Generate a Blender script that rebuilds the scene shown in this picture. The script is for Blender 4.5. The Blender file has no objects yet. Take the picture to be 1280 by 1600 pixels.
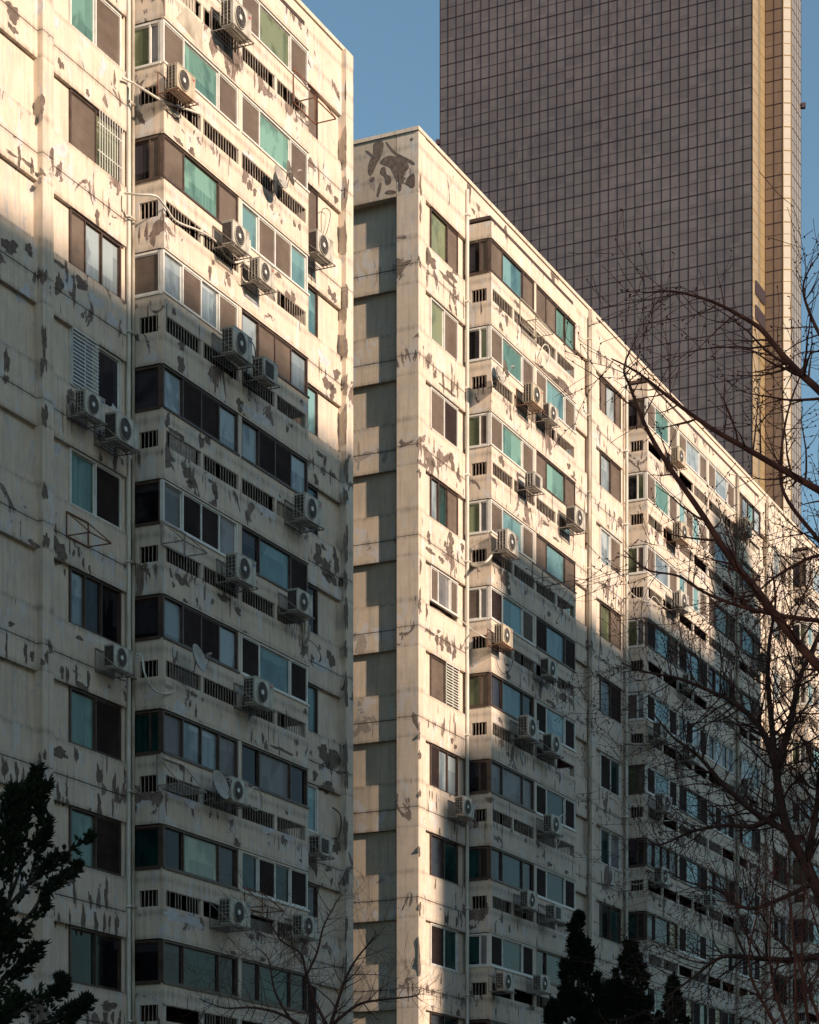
import bpy, math, random
from mathutils import Vector, noise

# ------------------------------------------------------------------ camera, sky, sun
SC = bpy.context.scene
COL = SC.collection
F, CX, HY, EYE = 3615.0, 640.0, 1980.0, 1.6          # focal length and horizon of the photograph, in its pixels
cam_d = bpy.data.cameras.new('camera'); cam = bpy.data.objects.new('camera', cam_d); COL.objects.link(cam)
cam.location = (0, 0, EYE); cam.rotation_euler = (math.radians(90), 0, 0)
cam_d.sensor_fit = 'HORIZONTAL'; cam_d.sensor_width = 36; cam_d.lens = 36 * F / 1280
cam_d.shift_y = (HY - 800) / 1280; cam_d.clip_end = 5000; cam_d.clip_start = .1
SC.camera = cam
SC.view_settings.view_transform = 'Standard'; SC.view_settings.look = 'None'
SC.view_settings.gamma = 1; SC.view_settings.exposure = 0.55

L = math.hypot(1700, F)
D1 = (1700 / L, F / L)                                # along the facades, away from the camera
N = (D1[1], -D1[0])                                   # out of the facades, towards the courtyard
TH = math.atan2(D1[1], D1[0])
PHI, ELV = math.radians(15), math.radians(20)         # sun: 15 degrees off the facade normal, low
sh = (math.cos(PHI) * N[0] - math.sin(PHI) * D1[0], math.cos(PHI) * N[1] - math.sin(PHI) * D1[1])
SUN = Vector((sh[0] * math.cos(ELV), sh[1] * math.cos(ELV), math.sin(ELV)))
w = bpy.data.worlds.new('World'); SC.world = w; w.use_nodes = True
nt = w.node_tree; bg = nt.nodes['Background']; sk = nt.nodes.new('ShaderNodeTexSky')
sk.sky_type = 'NISHITA'; sk.sun_disc = False; sk.sun_elevation = ELV; sk.sun_rotation = math.atan2(sh[0], sh[1])
sk.air_density = 1.0; sk.dust_density = .7; sk.ozone_density = 1.3
tint = nt.nodes.new('ShaderNodeMix'); tint.data_type = 'RGBA'; tint.blend_type = 'MULTIPLY'; tint.inputs[0].default_value = 1
tint.inputs[7].default_value = (.90, 1.03, .96, 1); nt.links.new(sk.outputs[0], tint.inputs[6])    # the film renders the winter sky a little teal
nt.links.new(tint.outputs[2], bg.inputs[0]); bg.inputs[1].default_value = 0.105
sl = bpy.data.lights.new('sun', 'SUN'); sl.energy = 4.8; sl.angle = math.radians(.9); sl.color = (1, .775, .59)
so = bpy.data.objects.new('sun', sl); COL.objects.link(so); so.rotation_euler = SUN.to_track_quat('Z', 'Y').to_euler()

# ------------------------------------------------------------------ helpers
class MB:
    """collects shapes, links them as ONE mesh object"""
    def __init__(s): s.v = []; s.f = []; s.m = []; s.mats = []
    def mi(s, mat):
        if mat not in s.mats: s.mats.append(mat)
        return s.mats.index(mat)
    def box(s, x0, x1, y0, y1, z0, z1, mat):
        i = len(s.v); k = s.mi(mat)
        if x0 > x1: x0, x1 = x1, x0
        if y0 > y1: y0, y1 = y1, y0
        s.v += [(x0,y0,z0),(x1,y0,z0),(x1,y1,z0),(x0,y1,z0),(x0,y0,z1),(x1,y0,z1),(x1,y1,z1),(x0,y1,z1)]
        for q in ((0,3,2,1),(4,5,6,7),(0,1,5,4),(1,2,6,5),(2,3,7,6),(3,0,4,7)):
            s.f.append(tuple(i + a for a in q)); s.m.append(k)
    def poly(s, pts, mat):
        i = len(s.v); s.v += [tuple(p) for p in pts]; s.f.append(tuple(range(i, i + len(pts)))); s.m.append(s.mi(mat))
    def tube(s, pts, rad, mat, n=5, cap=True):
        k = s.mi(mat); pts = [Vector(p) for p in pts]; m = len(pts)
        if not isinstance(rad, (list, tuple)): rad = [rad] * m
        i0 = len(s.v); ref = None
        for j, p in enumerate(pts):
            t = (pts[min(j + 1, m - 1)] - pts[max(j - 1, 0)])
            if t.length < 1e-9: t = Vector((0, 0, 1))
            t.normalize()
            if ref is None: ref = t.orthogonal().normalized()
            a = (ref - t * ref.dot(t))
            a = a.normalized() if a.length > 1e-6 else t.orthogonal().normalized()
            ref = a; b = t.cross(a)
            for q in range(n):
                an = 2 * math.pi * q / n
                s.v.append(tuple(p + (a * math.cos(an) + b * math.sin(an)) * rad[j]))
        for j in range(m - 1):
            for q in range(n):
                q2 = (q + 1) % n; r0 = i0 + j * n; r1 = r0 + n
                s.f.append((r0 + q, r0 + q2, r1 + q2, r1 + q)); s.m.append(k)
        if cap:
            s.f.append(tuple(i0 + q for q in reversed(range(n)))); s.m.append(k)
            s.f.append(tuple(i0 + (m - 1) * n + q for q in range(n))); s.m.append(k)
    def disc(s, c, r, y0, y1, mat, n=24, r2=None):
        """short cylinder (or cone frustum) with its axis along y"""
        k = s.mi(mat); i = len(s.v); r2 = r if r2 is None else r2
        for yy, rr in ((y0, r), (y1, r2)):
            for q in range(n):
                a = 2 * math.pi * q / n; s.v.append((c[0] + rr * math.cos(a), yy, c[1] + rr * math.sin(a)))
        s.f.append(tuple(i + q for q in range(n))); s.m.append(k)
        s.f.append(tuple(i + n + q for q in reversed(range(n)))); s.m.append(k)
        for q in range(n):
            q2 = (q + 1) % n; s.f.append((i + q, i + n + q, i + n + q2, i + q2)); s.m.append(k)
    def ring(s, c, r, t, y, mat, n=24):
        pts = [(c[0] + r * math.cos(2 * math.pi * q / n), y, c[1] + r * math.sin(2 * math.pi * q / n)) for q in range(n + 1)]
        s.tube(pts, t, mat, 4, False)
    def mesh(s, name, smooth=False):
        me = bpy.data.meshes.new(name); me.from_pydata(s.v, [], s.f)
        for m in s.mats: me.materials.append(m)
        me.polygons.foreach_set('material_index', s.m)
        if smooth: me.polygons.foreach_set('use_smooth', [True] * len(s.f))
        me.update(); return me
    def build(s, name, parent=None, smooth=False, label=None):
        o = bpy.data.objects.new(name, s.mesh(name, smooth)); COL.objects.link(o); o.parent = parent
        if label: o['label'] = label
        return o

def thing(name, label, cat, loc=(0, 0, 0), rz=0.0, group=None):
    o = bpy.data.objects.new(name, None); COL.objects.link(o); o.location = loc; o.rotation_euler = (0, 0, rz)
    o.empty_display_size = .3; o['label'] = label; o['category'] = cat
    if group: o['group'] = group
    return o
def copy_tree(o, parent=None):
    c = o.copy(); COL.objects.link(c); c.parent = parent
    for ch in [q for q in bpy.data.objects if q.parent == o]: copy_tree(ch, c)
    return c

P1 = ((545 - CX) / F * 63.3, 63.3)                    # far corner of the near block
def W(u, v, z): return Vector((P1[0] + u * D1[0] + v * N[0], P1[1] + u * D1[1] + v * N[1], z))
def at(px, py, v=0.0):
    """where the sight line through a photo pixel meets the wall plane v metres proud of the facade: (u, z)"""
    r = ((px - CX) / F, 1.0); qx = P1[0] + v * N[0]; qy = P1[1] + v * N[1]
    t = (qx * N[0] + qy * N[1]) / (r[0] * N[0] + r[1] * N[1])
    return ((t * r[0] - qx) * D1[0] + (t - qy) * D1[1], EYE + (HY - py) / F * t)
def ray(px, py, Y): return Vector(((px - CX) / F * Y, Y, EYE + (HY - py) / F * Y))

# ------------------------------------------------------------------ materials
def newmat(name):
    m = bpy.data.materials.new(name); m.use_nodes = True
    nt = m.node_tree; return m, nt, nt.nodes['Principled BSDF']
def nn(nt, t, **kw):
    n = nt.nodes.new(t)
    for k, v in kw.items(): setattr(n, k, v)
    return n
def math_n(nt, op, a, b=None, clamp=False):
    n = nn(nt, 'ShaderNodeMath', operation=op, use_clamp=clamp)
    for i, x in enumerate((a, b)):
        if x is None: continue
        if isinstance(x, (int, float)): n.inputs[i].default_value = x
        else: nt.links.new(x, n.inputs[i])
    return n.outputs[0]
def ramp(nt, src, a, b, lo=0.0, hi=1.0):
    n = nn(nt, 'ShaderNodeMapRange'); nt.links.new(src, n.inputs[0])
    n.inputs[1].default_value = a; n.inputs[2].default_value = b; n.inputs[3].default_value = lo; n.inputs[4].default_value = hi
    return n.outputs[0]
def noise_n(nt, vec, scale, detail=2.0, rough=.5, sc=(1, 1, 1), off=(0, 0, 0), dist=0.0):
    mp = nn(nt, 'ShaderNodeMapping'); nt.links.new(vec, mp.inputs[0]); mp.inputs[3].default_value = sc; mp.inputs[1].default_value = off
    n = nn(nt, 'ShaderNodeTexNoise'); nt.links.new(mp.outputs[0], n.inputs[0])
    n.inputs['Scale'].default_value = scale; n.inputs['Detail'].default_value = detail; n.inputs['Roughness'].default_value = rough
    n.inputs['Distortion'].default_value = dist
    return n.outputs['Fac']
def mixc(nt, fac, a, b):
    n = nn(nt, 'ShaderNodeMix', data_type='RGBA')
    for i, x in ((0, fac), (6, a), (7, b)):
        if isinstance(x, (int, float)): n.inputs[i].default_value = x
        elif isinstance(x, tuple): n.inputs[i].default_value = (*x, 1)
        else: nt.links.new(x, n.inputs[i])
    return n.outputs[2]
T1 = 27.63; FH = 2.64                                # window head of row 1, storey height
def Tz(r): return T1 - FH * (r - 1)                   # window head of each row; row -1 is the top storey
ROOF = 34.72

def wall_material(name, col, peel=1.0, patch=(.135, .102, .085)):
    m, nt, p = newmat(name)
    tc = nn(nt, 'ShaderNodeTexCoord'); v = tc.outputs['Object']
    sx = nn(nt, 'ShaderNodeSeparateXYZ'); nt.links.new(v, sx.inputs[0]); x, y, z = sx.outputs
    ph = math_n(nt, 'FRACT', math_n(nt, 'MULTIPLY', math_n(nt, 'SUBTRACT', z, T1 - 26 * FH), 1 / FH))   # 0 at each window head
    zone = ramp(nt, math_n(nt, 'ABSOLUTE', math_n(nt, 'SUBTRACT', ph, .25)), .22, .33, 1.0, 0.0)
    big = noise_n(nt, v, .35, 3, .6)
    mot = noise_n(nt, v, 1.6, 5, .65)
    stk = noise_n(nt, v, 1.0, 4, .6, (9, 9, .55))
    grit = noise_n(nt, v, 14, 4, .7)
    c = mixc(nt, ramp(nt, mot, .35, .68), tuple(a * .86 for a in col), tuple(min(1, a * 1.06) for a in col))
    c = mixc(nt, ramp(nt, stk, .50, .72, 0, .55), c, tuple(a * .52 for a in col))                        # rain streaks
    ed = math_n(nt, 'MINIMUM', math_n(nt, 'ABSOLUTE', math_n(nt, 'SUBTRACT', ph, .222)), math_n(nt, 'MINIMUM', ph, math_n(nt, 'ABSOLUTE', math_n(nt, 'SUBTRACT', ph, .515))))
    c = mixc(nt, math_n(nt, 'MULTIPLY', ramp(nt, ed, .004, .045, 1, 0), ramp(nt, stk, .35, .65, .15, .75)), c, tuple(a * .38 for a in col))   # grime gathered along edges and joints
    c = mixc(nt, ramp(nt, grit, .4, .75, 0, .18), c, tuple(a * .6 for a in col))
    # pale grey filler brushed over old cracks
    f1 = noise_n(nt, v, 1.0, 4, .62, (2.6, 2.6, 1.3), (7, 3, 1), .8)
    fm = math_n(nt, 'MULTIPLY', ramp(nt, f1, .56, .62), ramp(nt, zone, 0, 1, .25, .75))
    c = mixc(nt, math_n(nt, 'MULTIPLY', fm, .8), c, (.55, .575, .62))
    f2 = noise_n(nt, v, 1.0, 3, .6, (5.5, 5.5, 1.6), (17, 3, 9), .4)
    c = mixc(nt, math_n(nt, 'MULTIPLY', ramp(nt, f2, .61, .66), .55), c, (.40, .40, .43))
    # paint that has come off: ragged blobs and runs with crisp edges
    joint = ramp(nt, math_n(nt, 'ABSOLUTE', math_n(nt, 'SUBTRACT', ph, .215)), 0, .15, .065, -.012)    # worst round the slab joints
    b1 = noise_n(nt, v, 1.0, 4, .6, (1.25, 1.25, .95), (3, 31, 5), 1.2)
    s1 = math_n(nt, 'ADD', math_n(nt, 'ADD', b1, ramp(nt, big, .32, .68, -.085, .085)), joint)
    m1 = math_n(nt, 'MULTIPLY', ramp(nt, s1, .64, .648), ramp(nt, zone, .1, .4))
    b2 = noise_n(nt, v, 1.0, 3, .5, (7.5, 7.5, .8), (11, 2, 8), .4)
    m2 = math_n(nt, 'MULTIPLY', ramp(nt, math_n(nt, 'ADD', math_n(nt, 'ADD', b2, ramp(nt, big, .35, .7, -.11, .05)), joint), .655, .665), ramp(nt, zone, .3, .6))
    b3 = noise_n(nt, v, 1.0, 3, .5, (4.2, 4.2, 2.2), (21, 12, 8), .8)
    m3 = ramp(nt, b3, .765, .772)
    halo = math_n(nt, 'MULTIPLY', ramp(nt, s1, .565, .625), ramp(nt, zone, .1, .6, .2, .9))       # loosened, chalky paint round the bare spots
    c = mixc(nt, math_n(nt, 'MULTIPLY', halo, ramp(nt, grit, .3, .6, .15, .7)), c, (.47, .46, .455))
    pm = math_n(nt, 'MULTIPLY', math_n(nt, 'MAXIMUM', math_n(nt, 'MAXIMUM', m1, m2), m3), peel, True)
    inner = mixc(nt, ramp(nt, noise_n(nt, v, 5, 4, .7, (1, 1, .5), (4, 4, 4)), .38, .62), tuple(a * .72 for a in patch), tuple(a * 1.7 for a in patch))
    c = mixc(nt, pm, c, mixc(nt, ramp(nt, grit, .45, .7, 0, .5), inner, tuple(a * 2.0 for a in patch)))
    # fine formwork seams
    fx = math_n(nt, 'FRACT', math_n(nt, 'MULTIPLY', x, 1 / 1.06)); sm = ramp(nt, fx, .0, .016, 1, 0)
    c = mixc(nt, math_n(nt, 'MULTIPLY', sm, .55), c, tuple(a * .45 for a in col))
    nt.links.new(c, p.inputs['Base Color']); p.inputs['Roughness'].default_value = .88
    bp = nn(nt, 'ShaderNodeBump'); bp.inputs['Strength'].default_value = .35; bp.inputs['Distance'].default_value = .012
    h = math_n(nt, 'SUBTRACT', math_n(nt, 'MULTIPLY', mot, .6), math_n(nt, 'MULTIPLY', pm, .5))
    nt.links.new(math_n(nt, 'ADD', h, math_n(nt, 'MULTIPLY', grit, .35)), bp.inputs['Height']); nt.links.new(bp.outputs[0], p.inputs['Normal'])
    return m
CREAM = (.665, .565, .46)
M_wall = wall_material('cream_wall', CREAM)
M_wall_end = wall_material('end_wall_grazing_tan', (.60, .505, .395), .55)  # the tan of grazing sun is put into this wall's base colour
def rough_mat(name, a, b, scale=3.0, rough=.8, metal=0.0, sc=(1, 1, 1), spec=None, bump=0):
    m, nt, p = newmat(name); tc = nn(nt, 'ShaderNodeTexCoord')
    f = noise_n(nt, tc.outputs['Object'], scale, 4, .6, sc)
    nt.links.new(mixc(nt, ramp(nt, f, .35, .68), a, b), p.inputs['Base Color'])
    p.inputs['Roughness'].default_value = rough; p.inputs['Metallic'].default_value = metal
    if spec is not None: p.inputs['Specular IOR Level'].default_value = spec
    if bump:
        bp = nn(nt, 'ShaderNodeBump'); bp.inputs['Strength'].default_value = bump; bp.inputs['Distance'].default_value = .02
        nt.links.new(f, bp.inputs['Height']); nt.links.new(bp.outputs[0], p.inputs['Normal'])
    return m
M_peel = rough_mat('peeled_patch', (.09, .068, .057), (.19, .148, .12), 9, .9, bump=.4)
M_filler = rough_mat('grey_filler', (.44, .44, .47), (.60, .60, .62), 6, .9)
M_groove = rough_mat('joint_groove', (.06, .045, .035), (.12, .09, .07), 4, .95)
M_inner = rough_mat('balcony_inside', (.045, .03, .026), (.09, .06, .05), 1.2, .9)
M_pipe = rough_mat('downpipe_paint', (.45, .42, .36), (.66, .64, .58), 2.5, .6, sc=(1, 1, .4))
M_pipe2 = rough_mat('old_downpipe', (.20, .165, .12), (.50, .46, .38), 2.0, .7, sc=(1, 1, .35))
M_rail = rough_mat('railing_iron', (.20, .15, .12), (.42, .37, .31), 5, .8)
M_fw = rough_mat('window_frame_white', (.58, .57, .54), (.72, .71, .68), 5, .45)
M_fb = rough_mat('window_frame_brown', (.045, .028, .022), (.10, .065, .05), 5, .5)
M_rust = rough_mat('rusty_steel', (.12, .045, .025), (.26, .12, .07), 9, .8)
M_galv = rough_mat('old_bracket_steel', (.16, .13, .115), (.34, .30, .27), 8, .7)
M_ac = rough_mat('air_conditioner_casing', (.30, .275, .23), (.58, .56, .50), 3.0, .5)
M_ac_old = rough_mat('yellowed_casing', (.36, .31, .23), (.50, .45, .35), 3.0, .6)
M_acdark = rough_mat('cooling_fins', (.03, .024, .022), (.07, .055, .05), 12, .7)
M_acgrille = rough_mat('fan_guard', (.10, .095, .09), (.20, .19, .18), 6, .5)
M_hub = rough_mat('fan_hub', (.62, .61, .58), (.70, .69, .66), 6, .4)
M_logo = rough_mat('blue_badge', (.02, .06, .32), (.03, .08, .38), 3, .4)
M_logor = rough_mat('red_badge', (.45, .03, .04), (.5, .05, .06), 3, .4)
M_cable = rough_mat('white_hose', (.52, .50, .44), (.66, .64, .58), 5, .5)
M_cabled = rough_mat('dark_cable', (.03, .025, .025), (.06, .05, .05), 5, .6)
M_dish = rough_mat('dish_grey', (.30, .29, .27), (.42, .40, .37), 5, .5)

def pane_mat(name, a, b, kind='flat', rough=.12, spec=.24):
    """a pane: tinted glass with what hangs behind it; blinds, folds and dirt vary from pane to pane"""
    m, nt, p = newmat(name); tc = nn(nt, 'ShaderNodeTexCoord'); v = tc.outputs['Object']
    big = noise_n(nt, v, .9, 3, .6, (1, 1, .6), (5, 5, 5), .6)
    f = ramp(nt, big, .35, .65)
    if kind == 'curtain':
        fo = noise_n(nt, v, 1.0, 2, .5, (13, 13, .25))
        f = math_n(nt, 'ADD', math_n(nt, 'MULTIPLY', f, .45), math_n(nt, 'MULTIPLY', ramp(nt, fo, .35, .65), .55))
    if kind == 'frost':
        g = noise_n(nt, v, 22, 3, .7); f = math_n(nt, 'ADD', math_n(nt, 'MULTIPLY', f, .6), math_n(nt, 'MULTIPLY', g, .4))
    if kind == 'screen':
        g = noise_n(nt, v, 1.0, 3, .6, (1.4, 1.4, 5)); f = math_n(nt, 'ADD', math_n(nt, 'MULTIPLY', f, .6), math_n(nt, 'MULTIPLY', ramp(nt, g, .3, .7), .4))
    if kind == 'room':   # a dark room with blurred pale shapes standing in it
        g = noise_n(nt, v, 1.0, 2, .5, (2.6, 1.5, 1.9), (9, 9, 2)); f = math_n(nt, 'MULTIPLY', ramp(nt, g, .56, .68), 1.0)
    c = mixc(nt, f, a, b)
    if kind in ('flat', 'curtain', 'room', 'frost'):   # blinds and curtains drawn to a different height behind every pane
        sx = nn(nt, 'ShaderNodeSeparateXYZ'); nt.links.new(v, sx.inputs[0]); x, y, z = sx.outputs
        rz = math_n(nt, 'MULTIPLY', math_n(nt, 'SUBTRACT', z, T1 - 26 * FH), 1 / FH); cz = math_n(nt, 'FLOOR', rz); cx = math_n(nt, 'FLOOR', math_n(nt, 'MULTIPLY', math_n(nt, 'ADD', x, y), 1 / 1.16))
        cb = nn(nt, 'ShaderNodeCombineXYZ'); nt.links.new(cx, cb.inputs[0]); nt.links.new(cz, cb.inputs[1])
        wn = nn(nt, 'ShaderNodeTexWhiteNoise'); nt.links.new(cb.outputs[0], wn.inputs[0]); sc_ = nn(nt, 'ShaderNodeSeparateColor'); nt.links.new(wn.outputs['Color'], sc_.inputs[0])
        cut = ramp(nt, sc_.outputs[0], 0, 1, .45, 1.15)
        dr = math_n(nt, 'GREATER_THAN', math_n(nt, 'FRACT', rz), cut)
        c = mixc(nt, math_n(nt, 'MULTIPLY', dr, .8), c, tuple(min(1, q * 1.2 + .01) for q in b))
        c = mixc(nt, ramp(nt, sc_.outputs[1], 0, 1, 0, .55), c, tuple(q * .45 for q in a))
        it = noise_n(nt, v, 1.0, 3, .55, (1.5, 1.5, 1.0), (1, 8, 3), .3)
        c = mixc(nt, ramp(nt, it, .52, .62, 0, .5), c, tuple(q * .35 for q in a))
    nt.links.new(c, p.inputs['Base Color']); p.inputs['Roughness'].default_value = rough; p.inputs['Specular IOR Level'].default_value = spec
    if kind in ('flat', 'curtain', 'room'):   # old glass is never quite flat
        bp = nn(nt, 'ShaderNodeBump'); bp.inputs['Strength'].default_value = .25; bp.inputs['Distance'].default_value = .02
        nt.links.new(noise_n(nt, v, .8, 1, .4, off=(2, 9, 4)), bp.inputs['Height']); nt.links.new(bp.outputs[0], p.inputs['Normal'])
    return m
PANE = {
 'T': pane_mat('teal_glass', (.075, .17, .15), (.16, .30, .25), 'curtain'),
 'B': pane_mat('blue_glass', (.075, .17, .20), (.16, .30, .31), 'flat'),
 'G': pane_mat('green_glass', (.08, .10, .05), (.17, .20, .12), 'curtain'),
 'c': pane_mat('pale_curtain', (.13, .18, .22), (.32, .38, .41), 'curtain', .2),
 'l': pane_mat('light_green_curtain', (.20, .28, .22), (.44, .52, .40), 'curtain', .2),
 'm': pane_mat('frosted_glass', (.11, .11, .12), (.22, .22, .23), 'frost', .45, .3),
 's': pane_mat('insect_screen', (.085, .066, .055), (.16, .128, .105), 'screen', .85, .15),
 'S': pane_mat('shaded_insect_screen', (.018, .013, .013), (.045, .033, .032), 'screen', .85, .08),  # the same screen with shade put into its colour, for the shadowed rows
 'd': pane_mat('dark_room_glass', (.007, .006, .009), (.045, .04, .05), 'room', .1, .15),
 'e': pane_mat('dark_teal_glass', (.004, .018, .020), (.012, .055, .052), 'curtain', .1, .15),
 'y': pane_mat('reed_blind', (.20, .15, .07), (.34, .27, .14), 'screen', .3),
}

# ------------------------------------------------------------------ windows
def window(parent, face, a0, a1, z0, z1, p0, frame, style, codes, bars=None, stuff=None):
    """face 'f': looks out of the facade, spans a0..a1 along it, p0 = y of the wall face; face 's': looks towards -x, p0 = x"""
    def bx(mb, b0, b1, d0, d1, c0, c1, mat):          # d = depth behind the wall face
        if face == 'f': mb.box(b0, b1, p0 + d0, p0 + d1, c0, c1, mat)
        else: mb.box(p0 + d0, p0 + d1, b0, b1, c0, c1, mat)
    fm = M_fw if frame == 'w' else M_fb
    t = .05
    n = len(codes)
    if style == 3: cuts = [0, .26, .745, 1]
    elif style == 2: cuts = [0, .5, 1]
    elif style == 5: cuts = [0, .28, .62, 1]
    elif style == 1: cuts = [0, 1]
    elif style == 6: cuts = [0, .34, 1]
    elif style == 7: cuts = [0, .62, 1]
    else: cuts = [i / n for i in range(n + 1)]
    fr = stuff[0] if stuff else MB()
    bx(fr, a0, a1, .015, .11, z0, z0 + t, fm); bx(fr, a0, a1, .015, .11, z1 - t, z1, fm)
    bx(fr, a0, a0 + t, .015, .11, z0 + t, z1 - t, fm); bx(fr, a1 - t, a1, .015, .11, z0 + t, z1 - t, fm)
    bx(fr, a0 - .03, a1 + .03, -.03, .014, z0 - .03, z0 + .012, fm)      # sill
    gl, sc = (stuff[1], stuff[2]) if stuff else (MB(), MB())
    wi = a1 - a0 - 2 * t
    for i in range(n):
        q0 = a0 + t + wi * cuts[i]; q1 = a0 + t + wi * cuts[i + 1]
        if i: bx(fr, q0 - .022, q0 + .022, .02, .105, z0 + t, z1 - t, fm)
        cd = codes[i]; dep = .05 if cd in 'sS' else (.075 if i % 2 else .085)
        # slim sash rails round every pane
        e = .028; k0, k1 = q0 + .022 * (i > 0), q1 - .022 * (i < n - 1)
        bx(fr, k0, k1, dep - .012, dep + .02, z0 + t, z0 + t + e, fm); bx(fr, k0, k1, dep - .012, dep + .02, z1 - t - e, z1 - t, fm)
        if face == 'f' and cd not in 'sS':
            bx(fr, k0, k0 + e, dep - .012, dep + .02, z0 + t + e, z1 - t - e, fm); bx(fr, k1 - e, k1, dep - .012, dep + .02, z0 + t + e, z1 - t - e, fm)
        bx(sc if cd in 'sS' else gl, k0, k1, dep, dep + .012, z0 + t + .002, z1 - t - .002, PANE[cd])
    if stuff: return
    wo = fr.build('window', parent)
    if gl.v: gl.build('glass_pane', wo)
    if sc.v: sc.build('insect_screen', wo)
    if bars:
        b = MB(); s0, s1, kind = bars; c0 = a0 + (a1 - a0) * s0; c1 = a0 + (a1 - a0) * s1
        if kind == 'v':
            k = c0 + .05
            while k < c1: bx(b, k, k + .018, -.045, -.03, z0, z1, M_fw); k += .105
            bx(b, c0, c1, -.03, -.02, z0 + .35, z0 + .37, M_fw); bx(b, c0, c1, -.03, -.02, z1 - .3, z1 - .28, M_fw)
        else:
            k = z0 + .05
            while k < z1: bx(b, c0, c1, -.05, -.035, k, k + .028, M_fw); k += .085
            for q in (c0, (c0 + c1) / 2 - .015, c1 - .03): bx(b, q, q + .03, -.035, -.02, z0, z1, M_fw)
        b.build('window_bars', wo)

# ------------------------------------------------------------------ paint patches (cut to the wall bands they lie on)
def clip(poly, z0, z1):
    for s, lim in ((1, z0), (-1, z1)):
        out = []; n = len(poly)
        for i in range(n):
            a, b = poly[i], poly[(i + 1) % n]; ia = s * (a[1] - lim) >= 0; ib = s * (b[1] - lim) >= 0
            if ia: out.append(a)
            if ia != ib:
                t = (lim - a[1]) / (b[1] - a[1]); out.append((a[0] + (b[0] - a[0]) * t, lim))
        poly = out
        if len(poly) < 3: return []
    return poly
def blob(rng, cx, cz, wd, ht, n=34):
    ph = [rng.uniform(0, 6.28) for _ in range(4)]; sk = rng.uniform(-.25, .25)
    pts = []
    for i in range(n):
        a = 2 * math.pi * i / n
        r = 1 + .20 * math.sin(2 * a + ph[0]) + .16 * math.sin(3 * a + ph[1]) + .12 * math.sin(5 * a + ph[2]) + .08 * math.sin(8 * a + ph[3]) + rng.uniform(-.11, .11)
        x, z = math.cos(a) * wd / 2 * r, math.sin(a) * ht / 2 * r
        pts.append((cx + x + sk * z * min(1, wd / max(ht, .01)), cz + z))
    return pts
P = .78                                               # how far the balcony bays stand out
REC, GAP = .10, .022
def bands_panel():
    out = []
    for r in range(-1, 12):
        T = Tz(r)
        out += [(T, T + .60 - GAP if r > -1 else ROOF - .05, 0.0), (T - 1.28, T, REC), (T - FH + .60 + .002, T - 1.28, 0.0)]
    return out
BP = bands_panel()
def bands_bay():
    out = []
    for r in range(-1, 12):
        T = Tz(r); out += [(T, T + (.5 if r == -1 else .74), -P), (T - 1.52, T - 1.03, -P)]
    return out
BB = bands_bay()
def lay(mb, pts, bands, mat, u_off=0.0):
    for z0, z1, y in bands:
        q = clip([(a - u_off, b) for a, b in pts], z0, z1)
        if q: mb.poly([(a, y - .003, b) for a, b in q], mat)

# ------------------------------------------------------------------ apartment block pieces (local: x along facade, y into the building)
def panel(mb, x0, x1, win=None, rows=range(-1, 12)):
    for r in rows:
        T = Tz(r); J = T + .60
        if r > -1: mb.box(x0, x1, 0, .3, T, J - GAP, M_wall)
        mb.box(x0, x1, .05, .3, J - GAP, J, M_groove) if r > -1 else None
        mb.box(x0, x1, 0, .3, T - FH + .60, T - 1.28, M_wall)
        if win:
            mb.box(x0, win[0], REC, .3, T - 1.28, T, M_wall)
            mb.box(win[1], x1, REC, .3, T - 1.28, T, M_wall)
        else: mb.box(x0, x1, REC, .3, T - 1.28, T, M_wall)
def pilaster(parent, x0, x1, y0=-.14, y1=.3, mat=None, mb=None):
    mb = mb or MB(); mat = mat or M_wall
    for r in range(-1, 12):
        J = Tz(r) + .60; top = ROOF - .02 if r == -1 else J - GAP * .7
        mb.box(x0, x1, y0, y1, J - FH, top, mat)
        if r > -1: mb.box(x0 + .015, x1 - .015, y0 + .02, y1, J - GAP * .7, J, M_groove)
    return mb.build('pilaster', parent)
RB = random.Random(77)
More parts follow.
